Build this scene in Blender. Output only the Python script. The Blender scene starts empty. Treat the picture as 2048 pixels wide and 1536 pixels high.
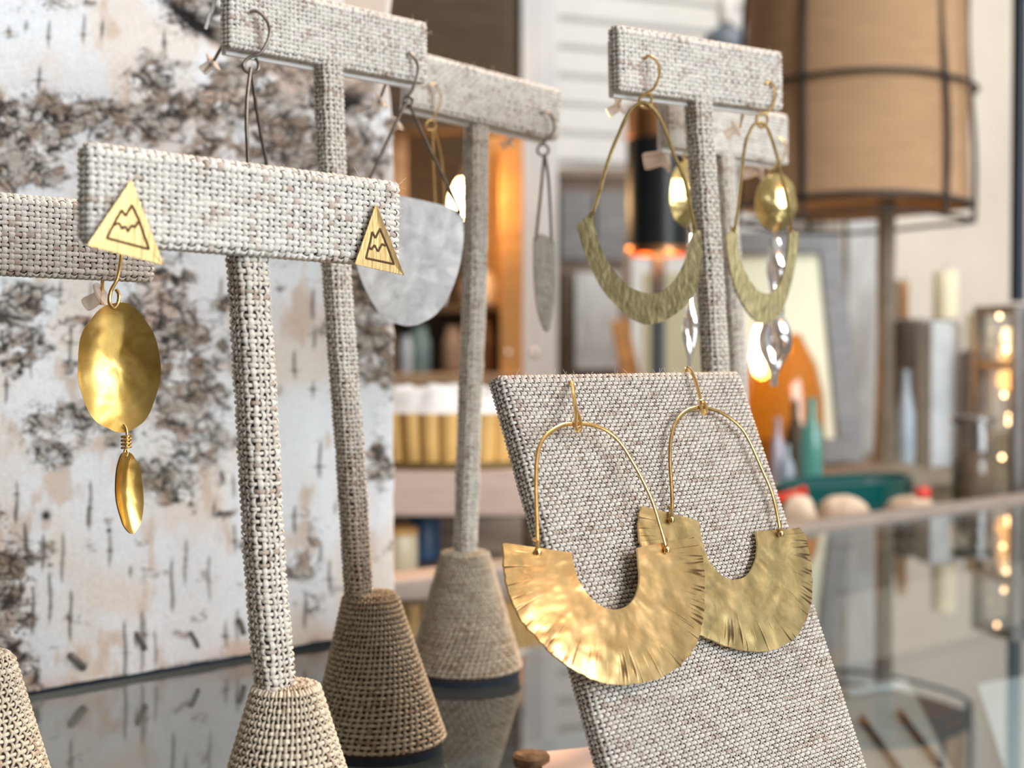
import bpy, math, random
import numpy as np
from mathutils import Vector

# ------------------------------------------------------------------ camera, world, lights, exposure
SC = bpy.context.scene
COL = SC.collection
F = 2048 * 50.0 / 36.0
H = 0.1125                                  # the phone is held this high above the glass counter
PITCH = math.atan((768 - 700) / F)
CAM = np.array([0.0, 0.0, H])
cd = bpy.data.cameras.new('camera'); cam = bpy.data.objects.new('camera', cd); COL.objects.link(cam)
cam.location = CAM; cam.rotation_euler = (math.pi / 2 - PITCH, 0, 0)
cd.lens = 50; cd.sensor_width = 36; cd.clip_start = 0.01; cd.clip_end = 50
cd.dof.use_dof = True; cd.dof.focus_distance = 0.318; cd.dof.aperture_fstop = 16.0
SC.camera = cam

w = bpy.data.worlds.new('world'); SC.world = w; w.use_nodes = True
nt = w.node_tree; nt.nodes.clear()
wo = nt.nodes.new('ShaderNodeOutputWorld'); bg = nt.nodes.new('ShaderNodeBackground')
tc = nt.nodes.new('ShaderNodeTexCoord'); sp = nt.nodes.new('ShaderNodeSeparateXYZ')
nt.links.new(tc.outputs['Generated'], sp.inputs[0])
mr = nt.nodes.new('ShaderNodeMapRange'); mr.inputs[1].default_value = -1; mr.inputs[2].default_value = 1
nt.links.new(sp.outputs['Z'], mr.inputs[0])
rp = nt.nodes.new('ShaderNodeValToRGB'); nt.links.new(mr.outputs[0], rp.inputs[0])
e = rp.color_ramp.elements
e[0].position = 0.30; e[0].color = (0.20, 0.15, 0.11, 1)
e[1].position = 0.48; e[1].color = (0.50, 0.46, 0.40, 1)
for p, c in ((0.60, (0.66, 0.63, 0.58, 1)), (0.85, (0.95, 0.90, 0.82, 1))):
    k = e.new(p); k.color = c
# the windows are on the right of the shop, the left side is dimmer
mx_ = nt.nodes.new('ShaderNodeMapRange'); mx_.inputs[1].default_value = -0.9; mx_.inputs[2].default_value = 0.7; mx_.inputs[3].default_value = 0.06; mx_.inputs[4].default_value = 0.66
nt.links.new(sp.outputs['X'], mx_.inputs[0]); nt.links.new(mx_.outputs[0], bg.inputs[1])
nt.links.new(rp.outputs[0], bg.inputs[0])
nt.links.new(bg.outputs[0], wo.inputs[0])

def lamp(kind, name, loc, energy, color=(1, 1, 1), target=None, size=0.1, size_y=None, parent=None):
    ld = bpy.data.lights.new(name, kind); ld.energy = energy; ld.color = color
    o = bpy.data.objects.new(name, ld); COL.objects.link(o); o.location = loc
    if kind == 'AREA':
        ld.size = size
        if size_y: ld.shape = 'RECTANGLE'; ld.size_y = size_y
    elif kind in ('POINT', 'SPOT'): ld.shadow_soft_size = size
    if target is not None:
        o.rotation_euler = (Vector(target) - Vector(loc)).to_track_quat('-Z', 'Y').to_euler()
    if parent: o.parent = parent
    return o

lamp('AREA', 'shop_window_light', (1.75, -1.15, 0.72), 80, (0.88, 0.96, 1.0), (0.0, 0.4, 0.1), 1.7, 1.3)
lamp('AREA', 'back_wall_fill_light', (0.9, 1.5, 2.3), 44, (1.0, 0.97, 0.93), (0.8, 2.6, 0.2), 1.2, 0.8)  # unseen fill light, added to brighten the background
lamp('SPOT', 'warm_ceiling_spot', (0.34, 1.00, 1.00), 85, (1.0, 0.60, 0.30), (-0.02, 0.34, 0.16), 0.04)
lamp('SPOT', 'warm_track_spot', (-1.05, -0.35, 0.62), 2, (1.0, 0.55, 0.22), (0.03, 0.29, 0.06), 0.05)
lamp('AREA', 'warm_hoop_reflection_light', (0.74, -0.10, 0.66), 1.7, (1.0, 0.27, 0.02), (0.02, 0.285, 0.05), 0.24)  # unseen warm light, added for the orange reflection in the front hoop
SC.view_settings.view_transform = 'Standard'; SC.view_settings.look = 'None'
SC.view_settings.gamma = 1; SC.view_settings.use_curve_mapping = False
SC.view_settings.exposure = 0.0

# ------------------------------------------------------------------ projections (a pixel of the photo at a real distance)
_R = np.array([1.0, 0, 0]); _U = np.array([0, math.sin(PITCH), math.cos(PITCH)]); _FW = np.array([0, math.cos(PITCH), -math.sin(PITCH)])
def ray(x, y):
    a = (np.asarray(x, float) - 1024) / F; b = -(np.asarray(y, float) - 768) / F
    return a[..., None] * _R + b[..., None] * _U + _FW
def P(x, y, d):
    r = ray(x, y); s = np.asarray(d, float) / r[..., 1]
    return CAM + r * s[..., None]
def on_plane(x, y, p0, n):
    r = ray(x, y); s = np.dot(np.asarray(p0) - CAM, n) / (r @ n)
    return CAM + r * s[..., None]
def on_bowed(x, y, pl, off):
    r = ray(x, y); s = (np.dot(pl.p0 - CAM, pl.n) + off) / (r @ pl.n)
    return CAM + r * s[..., None]
def G(x, y): return on_plane(x, y, np.zeros(3), np.array([0, 0, 1.0]))
def project(p):
    q = np.asarray(p) - CAM
    zc = q @ _FW
    return 1024 + F * (q @ _R) / zc, 768 - F * (q @ _U) / zc
class Plane:
    """vertical plane through pixel (x, y) at distance d, turned by yaw degrees away from facing the camera"""
    def __init__(s, x, y, d, yaw, n=None, p0=None):
        a = math.radians(yaw)
        s.n = np.array([math.sin(a), -math.cos(a), 0.0]) if n is None else n
        s.p0 = P(x, y, d) if p0 is None else p0
    def __call__(s, x, y, off=0.0): return on_plane(x, y, s.p0 + s.n * off, s.n)

UB = np.array([0.73, 0.683, 0.0]); UB /= np.linalg.norm(UB)
NB = np.array([UB[1], -UB[0], 0.0])         # the way the birch, bars and board face
rng = np.random.default_rng(7); random.seed(7)

# ------------------------------------------------------------------ numpy noise
_T = rng.random((256, 256))
def vnoise(x, y, s=0):
    x = np.asarray(x, float) + s * 17.31; y = np.asarray(y, float) + s * 9.77
    xi = np.floor(x).astype(int); yi = np.floor(y).astype(int); fx = x - xi; fy = y - yi
    fx = fx * fx * (3 - 2 * fx); fy = fy * fy * (3 - 2 * fy)
    g = lambda a, b: _T[a & 255, b & 255]
    return (g(xi, yi) * (1 - fx) + g(xi + 1, yi) * fx) * (1 - fy) + (g(xi, yi + 1) * (1 - fx) + g(xi + 1, yi + 1) * fx) * fy
def fbm(x, y, o=4, s=0):
    v = 0; a = 0.5
    for k in range(o):
        v = v + a * vnoise(x * 2 ** k, y * 2 ** k, s + k); a *= 0.5
    return v / (1 - 0.5 ** o)
_TX, _TY = rng.random((256, 256)), rng.random((256, 256))
def worley(x, y):
    xi = np.floor(x).astype(int); yi = np.floor(y).astype(int)
    f1 = np.full(x.shape, 9.0); f2 = f1.copy()
    for i in (-1, 0, 1):
        for j in (-1, 0, 1):
            a, b = xi + i, yi + j
            d = np.hypot(a + _TX[a & 255, b & 255] - x, b + _TY[a & 255, b & 255] - y)
            f2 = np.minimum(f2, np.maximum(f1, d)); f1 = np.minimum(f1, d)
    return f1, f2
def sstep(a, b, x):
    t = np.clip((x - a) / (b - a), 0, 1); return t * t * (3 - 2 * t)

# ------------------------------------------------------------------ materials
def link(nt, a, b): nt.links.new(a, b)
def base_mat(name):
    m = bpy.data.materials.new(name); m.use_nodes = True
    return m, m.node_tree, m.node_tree.nodes['Principled BSDF']
def mat(name, col, rough=0.6, metal=0.0, var=0.12, scale=40, bump=0.0, bscale=120, stretch=(1, 1, 1), spec=0.5, trans=0.0, emit=None, es=0.0, sss=0.0, coat=0.0):
    m, nt, b = base_mat(name)
    t = nt.nodes.new('ShaderNodeTexCoord'); mp = nt.nodes.new('ShaderNodeMapping'); mp.inputs['Scale'].default_value = stretch
    link(nt, t.outputs['Object'], mp.inputs[0])
    n = nt.nodes.new('ShaderNodeTexNoise'); n.inputs['Scale'].default_value = scale; n.inputs['Detail'].default_value = 5
    link(nt, mp.outputs[0], n.inputs['Vector'])
    r = nt.nodes.new('ShaderNodeValToRGB'); link(nt, n.outputs[0], r.inputs[0])
    r.color_ramp.elements[0].position = 0.3; r.color_ramp.elements[1].position = 0.7
    r.color_ramp.elements[0].color = (*[max(0, c * (1 - var)) for c in col], 1)
    r.color_ramp.elements[1].color = (*[min(1, c * (1 + var)) for c in col], 1)
    link(nt, r.outputs[0], b.inputs['Base Color'])
    b.inputs['Roughness'].default_value = rough; b.inputs['Metallic'].default_value = metal
    b.inputs['Specular IOR Level'].default_value = spec; b.inputs['Transmission Weight'].default_value = trans
    b.inputs['Coat Weight'].default_value = coat
    if bump:
        n2 = nt.nodes.new('ShaderNodeTexNoise'); n2.inputs['Scale'].default_value = bscale; n2.inputs['Detail'].default_value = 3
        link(nt, mp.outputs[0], n2.inputs['Vector'])
        bu = nt.nodes.new('ShaderNodeBump'); bu.inputs['Strength'].default_value = bump; bu.inputs['Distance'].default_value = 0.3 / bscale
        link(nt, n2.outputs[0], bu.inputs['Height']); link(nt, bu.outputs[0], b.inputs['Normal'])
    if emit: b.inputs['Emission Color'].default_value = (*emit, 1); b.inputs['Emission Strength'].default_value = es
    return m
def tint_mat(name, rough=0.85, bump=0.0, bscale=2500):
    """colour comes from the yarns / bark themselves (attribute 'tint')"""
    m, nt, b = base_mat(name)
    a = nt.nodes.new('ShaderNodeAttribute'); a.attribute_name = 'tint'
    t = nt.nodes.new('ShaderNodeTexCoord'); n = nt.nodes.new('ShaderNodeTexNoise'); n.inputs['Scale'].default_value = bscale; n.inputs['Detail'].default_value = 2
    link(nt, t.outputs['Object'], n.inputs['Vector'])
    mx = nt.nodes.new('ShaderNodeMixRGB'); mx.blend_type = 'MULTIPLY'; mx.inputs[0].default_value = 0.35
    link(nt, a.outputs['Color'], mx.inputs[1]); link(nt, n.outputs[0], mx.inputs[2]); link(nt, mx.outputs[0], b.inputs['Base Color'])
    b.inputs['Roughness'].default_value = rough; b.inputs['Specular IOR Level'].default_value = 0.25
    if bump:
        bu = nt.nodes.new('ShaderNodeBump'); bu.inputs['Strength'].default_value = bump; bu.inputs['Distance'].default_value = 0.0004
        link(nt, n.outputs[0], bu.inputs['Height']); link(nt, bu.outputs[0], b.inputs['Normal'])
    return m
def metal_mat(name, c0, c1, rough, scale=160, bump=0.25, bscale=220, notches=False, stretch=(1, 1, 1), vein=0.0):
    """hammered / brushed sheet metal; notches = chisel marks running in from the rim (coordinate 'st')"""
    m, nt, b = base_mat(name)
    b.inputs['Metallic'].default_value = 1.0
    t = nt.nodes.new('ShaderNodeTexCoord'); mp = nt.nodes.new('ShaderNodeMapping'); mp.inputs['Scale'].default_value = stretch
    link(nt, t.outputs['Object'], mp.inputs[0])
    n = nt.nodes.new('ShaderNodeTexNoise'); n.inputs['Scale'].default_value = scale; n.inputs['Detail'].default_value = 6; n.inputs['Roughness'].default_value = 0.65
    n.inputs['Distortion'].default_value = 0.7
    link(nt, mp.outputs[0], n.inputs['Vector'])
    r = nt.nodes.new('ShaderNodeValToRGB'); link(nt, n.outputs[0], r.inputs[0])
    r.color_ramp.elements[0].position = 0.33; r.color_ramp.elements[1].position = 0.68
    r.color_ramp.elements[0].color = (*c0, 1); r.color_ramp.elements[1].color = (*c1, 1)
    col = r.outputs[0]
    rr = nt.nodes.new('ShaderNodeMapRange'); rr.inputs[3].default_value = rough * 0.75; rr.inputs[4].default_value = rough * 1.3
    link(nt, n.outputs[0], rr.inputs[0]); link(nt, rr.outputs[0], b.inputs['Roughness'])
    n2 = nt.nodes.new('ShaderNodeTexNoise'); n2.inputs['Scale'].default_value = bscale; n2.inputs['Detail'].default_value = 1.5
    link(nt, mp.outputs[0], n2.inputs['Vector'])
    hgt = n2.outputs[0]
    if notches:
        a = nt.nodes.new('ShaderNodeAttribute'); a.attribute_name = 'st'
        acc = None
        for k, (sx, sy, th, lo, hi) in enumerate(((150, 2.2, 0.64, 0.62, 0.90), (90, 1.5, 0.68, 0.45, 0.80))):
            mm = nt.nodes.new('ShaderNodeMapping'); mm.inputs['Scale'].default_value = (sx, sy, 1); mm.inputs['Location'].default_value = (k * 3.7, k * 1.9, 0)
            mm.inputs['Rotation'].default_value = (0, 0, 0.012 * (1 - 2 * k))
            link(nt, a.outputs['Vector'], mm.inputs[0])
            q = nt.nodes.new('ShaderNodeTexNoise'); q.inputs['Scale'].default_value = 1.0; q.inputs['Detail'].default_value = 0
            link(nt, mm.outputs[0], q.inputs['Vector'])
            g = nt.nodes.new('ShaderNodeMapRange'); g.inputs[1].default_value = th; g.inputs[2].default_value = th + 0.08; link(nt, q.outputs[0], g.inputs[0])
            s = nt.nodes.new('ShaderNodeSeparateXYZ'); link(nt, a.outputs['Vector'], s.inputs[0])
            k1 = nt.nodes.new('ShaderNodeMapRange'); k1.inputs[1].default_value = lo; k1.inputs[2].default_value = hi; link(nt, s.outputs['Y'], k1.inputs[0])
            mu = nt.nodes.new('ShaderNodeMath'); mu.operation = 'MULTIPLY'; link(nt, g.outputs[0], mu.inputs[0]); link(nt, k1.outputs[0], mu.inputs[1])
            if acc is None: acc = mu.outputs[0]
            else:
                ad = nt.nodes.new('ShaderNodeMath'); ad.operation = 'MAXIMUM'; link(nt, acc, ad.inputs[0]); link(nt, mu.outputs[0], ad.inputs[1]); acc = ad.outputs[0]
        mx = nt.nodes.new('ShaderNodeMixRGB'); link(nt, acc, mx.inputs[0]); link(nt, col, mx.inputs[1]); mx.inputs[2].default_value = (c0[0] * 0.35, c0[1] * 0.3, c0[2] * 0.3, 1)
        col = mx.outputs[0]
        sb = nt.nodes.new('ShaderNodeMath'); sb.operation = 'MULTIPLY_ADD'; link(nt, acc, sb.inputs[0]); sb.inputs[1].default_value = -0.9; link(nt, hgt, sb.inputs[2])
        hgt = sb.outputs[0]
    link(nt, col, b.inputs['Base Color'])
    bu = nt.nodes.new('ShaderNodeBump'); bu.inputs['Strength'].default_value = bump; bu.inputs['Distance'].default_value = 0.0012
    link(nt, hgt, bu.inputs['Height']); link(nt, bu.outputs[0], b.inputs['Normal'])
    return m
def thin_glass(name, tint=(1, 1, 1), ior=1.5, rough=0.0, body=0.0, bodycol=(1, 1, 1)):
    m, nt, b = base_mat(name); nt.nodes.remove(b)
    out = nt.nodes['Material Output']
    fr = nt.nodes.new('ShaderNodeFresnel'); fr.inputs[0].default_value = ior
    tr = nt.nodes.new('ShaderNodeBsdfTransparent'); tr.inputs[0].default_value = (*tint, 1)
    gl = nt.nodes.new('ShaderNodeBsdfGlossy'); gl.inputs['Roughness'].default_value = rough
    n = nt.nodes.new('ShaderNodeTexNoise'); n.inputs['Scale'].default_value = 30
    mr_ = nt.nodes.new('ShaderNodeMapRange'); mr_.inputs[3].default_value = max(rough, 0.003) * 0.5; mr_.inputs[4].default_value = max(rough, 0.003) * 1.5
    link(nt, n.outputs[0], mr_.inputs[0]); link(nt, mr_.outputs[0], gl.inputs['Roughness'])
    mx = nt.nodes.new('ShaderNodeMixShader')
    geo = nt.nodes.new('ShaderNodeNewGeometry')          # reflectance of both faces of a pane is counted where the ray enters
    inv = nt.nodes.new('ShaderNodeMath'); inv.operation = 'MULTIPLY_ADD'; link(nt, geo.outputs['Backfacing'], inv.inputs[0]); inv.inputs[1].default_value = -1; inv.inputs[2].default_value = 1
    r1 = nt.nodes.new('ShaderNodeMath'); r1.operation = 'ADD'; r1.inputs[1].default_value = 1; link(nt, fr.outputs[0], r1.inputs[0])
    r2 = nt.nodes.new('ShaderNodeMath'); r2.operation = 'DIVIDE'; link(nt, fr.outputs[0], r2.inputs[0]); link(nt, r1.outputs[0], r2.inputs[1])
    r3 = nt.nodes.new('ShaderNodeMath'); r3.operation = 'MULTIPLY'; r3.inputs[1].default_value = 2; link(nt, r2.outputs[0], r3.inputs[0])
    mf = nt.nodes.new('ShaderNodeMath'); mf.operation = 'MULTIPLY'; link(nt, r3.outputs[0], mf.inputs[0]); link(nt, inv.outputs[0], mf.inputs[1])
    link(nt, mf.outputs[0], mx.inputs[0]); link(nt, tr.outputs[0], mx.inputs[1]); link(nt, gl.outputs[0], mx.inputs[2])
    last = mx.outputs[0]
    if body:
        df = nt.nodes.new('ShaderNodeBsdfPrincipled'); df.inputs['Base Color'].default_value = (*bodycol, 1); df.inputs['Roughness'].default_value = 0.25
        m2 = nt.nodes.new('ShaderNodeMixShader'); m2.inputs[0].default_value = body
        link(nt, last, m2.inputs[1]); link(nt, df.outputs[0], m2.inputs[2]); last = m2.outputs[0]
    link(nt, last, out.inputs[0])
    return m
def wood(name, c0, c1, stretch=(3, 3, 40), rough=0.6, scale=6):
    m, nt, b = base_mat(name)
    t = nt.nodes.new('ShaderNodeTexCoord'); mp = nt.nodes.new('ShaderNodeMapping'); mp.inputs['Scale'].default_value = stretch
    link(nt, t.outputs['Object'], mp.inputs[0])
    n = nt.nodes.new('ShaderNodeTexNoise'); n.inputs['Scale'].default_value = scale; n.inputs['Detail'].default_value = 7; n.inputs['Distortion'].default_value = 0.8
    link(nt, mp.outputs[0], n.inputs['Vector'])
    r = nt.nodes.new('ShaderNodeValToRGB'); link(nt, n.outputs[0], r.inputs[0])
    r.color_ramp.elements[0].position = 0.32; r.color_ramp.elements[1].position = 0.66
    r.color_ramp.elements[0].color = (*c0, 1); r.color_ramp.elements[1].color = (*c1, 1)
    link(nt, r.outputs[0], b.inputs['Base Color']); b.inputs['Roughness'].default_value = rough
    bu = nt.nodes.new('ShaderNodeBump'); bu.inputs['Strength'].default_value = 0.3; bu.inputs['Distance'].default_value = 0.002
    link(nt, n.outputs[0], bu.inputs['Height']); link(nt, bu.outputs[0], b.inputs['Normal'])
    return m
def emit_mat(name, col, s):
    m, nt, b = base_mat(name); b.inputs['Base Color'].default_value = (*col, 1)
    b.inputs['Emission Color'].default_value = (*col, 1); b.inputs['Emission Strength'].default_value = s
    return m

MT = dict(
    yarn=tint_mat('burlap_yarn', bump=0.4), core=mat('burlap_gap_cloth', (0.040, 0.021, 0.014), 0.95, var=0.35, scale=900),
    bark=tint_mat('birch_bark', 0.8, bump=0.25, bscale=900), barkside=wood('birch_edge_wood', (0.05, 0.035, 0.025), (0.22, 0.17, 0.13), (60, 60, 60)),
    felt=mat('navy_felt_and_gap_shade', (0.012, 0.022, 0.035), 0.95, var=0.3, scale=500),  # felt of the stand pads; also the painted gap shade under the birch
    white_plastic=mat('white_backing_plastic', (0.85, 0.85, 0.86), 0.4, var=0.03),
    brass=metal_mat('hammered_brass', (0.55, 0.39, 0.17), (0.74, 0.55, 0.27), 0.35, 130, 0.15, 130, True),
    brass_olive=metal_mat('brass_olive_reflection', (0.42, 0.33, 0.15), (0.62, 0.50, 0.25), 0.38, 170, 0.13, 160, True),  # same brass as the front hoop, its neutral olive reflection put into the colour
    brass_dull=metal_mat('dull_brass', (0.25, 0.21, 0.105), (0.37, 0.315, 0.175), 0.42, 700, 0.12, 900, stretch=(1, 1, 0.4)),
    gold=metal_mat('bright_gold', (0.72, 0.45, 0.11), (0.96, 0.68, 0.24), 0.30, 120, 0.20, 130),
    pale_gold=metal_mat('pale_gold', (0.72, 0.55, 0.22), (0.92, 0.76, 0.38), 0.22, 200, 0.2, 200),
    stud=metal_mat('brushed_gold', (0.50, 0.355, 0.16), (0.60, 0.44, 0.21), 0.46, 700, 0.10, 1500, stretch=(1, 1, 0.15)),
    wire=metal_mat('brass_wire', (0.42, 0.29, 0.11), (0.62, 0.45, 0.2), 0.30, 300, 0.05, 500),
    wire_gold=metal_mat('gold_wire', (0.70, 0.45, 0.16), (0.85, 0.58, 0.25), 0.25, 300, 0.05, 500),
    wire_dark=metal_mat('dark_wire', (0.13, 0.11, 0.09), (0.24, 0.20, 0.17), 0.35, 300, 0.05, 500),
    silver=metal_mat('frosted_silver', (0.62, 0.62, 0.63), (0.80, 0.80, 0.80), 0.46, 200, 0.035, 300),
    silver_h=metal_mat('hammered_silver', (0.50, 0.48, 0.44), (0.80, 0.79, 0.76), 0.28, 200, 0.6, 350),
    silver_b=metal_mat('polished_silver', (0.85, 0.84, 0.86), (0.96, 0.95, 0.96), 0.12, 200, 0.05, 200),
    clear=thin_glass('clear_rubber', (0.97, 0.93, 0.89), 1.42, 0.08, 0.45, (0.88, 0.78, 0.70)),
    engrave=mat('engraved_line', (0.09, 0.045, 0.012), 0.7, var=0.2),
    glass=thin_glass('counter_glass', (0.86, 0.92, 0.94), 1.56, 0.004),
    jar_glass=thin_glass('jar_glass', (0.95, 0.95, 0.94), 1.5, 0.01, 0.04, (0.55, 0.5, 0.45)),
    amber=thin_glass('amber_glass', (0.96, 0.76, 0.40), 1.5, 0.02, 0.20, (0.42, 0.21, 0.04)),
    teal_glass=thin_glass('teal_glass', (0.35, 0.8, 0.75), 1.5, 0.02, 0.5, (0.22, 0.62, 0.58)),
    rail=mat('counter_rail', (0.34, 0.27, 0.23), 0.45, var=0.1),
    linen=mat('case_linen', (0.15, 0.145, 0.14), 0.9, var=0.08, scale=200, bump=0.2, bscale=900),
    oak=wood('oak', (0.30, 0.19, 0.11), (0.48, 0.33, 0.20)), walnut=wood('walnut', (0.045, 0.026, 0.012), (0.11, 0.065, 0.03)),
    honey=wood('honey_pine', (0.50, 0.24, 0.07), (0.72, 0.38, 0.13)), pinkwood=wood('pink_maple', (0.50, 0.36, 0.29), (0.66, 0.50, 0.42), (4, 4, 60)),
    olivewood=wood('olive_stained_wood', (0.13, 0.10, 0.05), (0.23, 0.18, 0.10)),
    grey_wood=wood('weathered_grey_wood', (0.16, 0.15, 0.15), (0.30, 0.29, 0.29)), pale_wood=wood('whitewashed_wood', (0.50, 0.48, 0.47), (0.72, 0.70, 0.68), (20, 20, 3)),
    brown_wood=wood('brown_plank', (0.20, 0.13, 0.09), (0.36, 0.27, 0.21)),
    siding=mat('white_siding_paint', (0.74, 0.72, 0.69), 0.6, var=0.05, scale=9), plaster=mat('cream_plaster', (0.84, 0.75, 0.65), 0.8, var=0.08, scale=5),
    white_paint=mat('white_trim_paint', (0.72, 0.72, 0.73), 0.5, var=0.05, scale=6), floorm=wood('floor_boards', (0.20, 0.13, 0.08), (0.34, 0.23, 0.15), (8, 1, 1)),
    shade=mat('kraft_shade_cloth', (0.55, 0.33, 0.18), 0.85, var=0.07, scale=30, bump=0.2, bscale=400, stretch=(1, 1, 4)), iron=mat('dark_iron', (0.055, 0.045, 0.038), 0.55, 0.4, var=0.25),
    black=mat('black_lacquer', (0.012, 0.013, 0.016), 0.35, var=0.3), navy=mat('blue_black_enamel', (0.010, 0.018, 0.03), 0.35, 0.3, var=0.2), slate=mat('slate_paint', (0.11, 0.13, 0.16), 0.5, var=0.15),
    copper=metal_mat('copper', (0.72, 0.30, 0.12), (0.92, 0.46, 0.2), 0.3, 60, 0.3, 90), polegrey=wood('driftwood_pole', (0.17, 0.14, 0.10), (0.34, 0.28, 0.21), (60, 60, 6)),
    candle=mat('ivory_wax', (0.90, 0.82, 0.58), 0.5, var=0.05), stone_block=mat('mottled_white_block', (0.66, 0.69, 0.71), 0.7, var=0.18, scale=18), block_side=mat('dark_block_face', (0.17, 0.14, 0.12), 0.7, var=0.15),
    tealc=mat('teal_ceramic', (0.0, 0.085, 0.082), 0.22, var=0.2, scale=9, coat=0.5), red=mat('red_bead', (0.80, 0.035, 0.01), 0.35, var=0.1), stone=mat('cream_stone', (0.78, 0.58, 0.42), 0.8, var=0.12, scale=60, bump=0.5, bscale=120),
    fluff=mat('white_wool', (0.88, 0.84, 0.82), 0.95, var=0.06, scale=60), ribs=mat('yellow_wicker', (0.70, 0.43, 0.14), 0.6, var=0.12, scale=40), darkrim=mat('dark_wicker_rim', (0.17, 0.11, 0.035), 0.7, var=0.2),
    cream=mat('cream_ceramic', (0.66, 0.55, 0.38), 0.4, var=0.08), bluec=mat('blue_glaze', (0.05, 0.11, 0.22), 0.4, var=0.2), tealb=mat('dusty_teal_glaze', (0.13, 0.22, 0.24), 0.3, var=0.2), white_c=mat('white_ceramic', (0.74, 0.69, 0.65), 0.35, var=0.05),
    card=mat('cream_card', (0.68, 0.60, 0.52), 0.8, var=0.04), white_card=mat('white_card', (0.84, 0.83, 0.81), 0.8, var=0.03), pink_card=mat('pink_card', (0.66, 0.50, 0.43), 0.8, var=0.05), cork=mat('cork', (0.18, 0.11, 0.06), 0.9, var=0.5, scale=300, bump=0.5, bscale=500),
    canvas=mat('pale_olive_canvas', (0.62, 0.60, 0.42), 0.8, var=0.07, scale=7), frame_grey=wood('grey_frame_wood', (0.17, 0.17, 0.18), (0.27, 0.27, 0.28)), mirror_print=mat('pale_yellow_print', (0.80, 0.80, 0.62), 0.6, var=0.05, scale=5),
    amberwax=mat('amber_taper_wax', (0.62, 0.36, 0.17), 0.5, var=0.1), bulb=emit_mat('lit_bulb', (1.0, 0.72, 0.38), 26.0), fairy=emit_mat('fairy_light_glow', (1.0, 0.62, 0.32), 14.0), zinc=mat('aged_zinc', (0.22, 0.20, 0.19), 0.4, 0.7, var=0.25),
    seed=mat('mixed_seed_brown', (0.20, 0.12, 0.07), 0.9, var=0.5, scale=120), greyblue=mat('blue_grey_bottle_glaze', (0.42, 0.50, 0.58), 0.3, var=0.1), lilac=mat('lilac_white_glaze', (0.60, 0.55, 0.66), 0.3, var=0.1),
)

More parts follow.
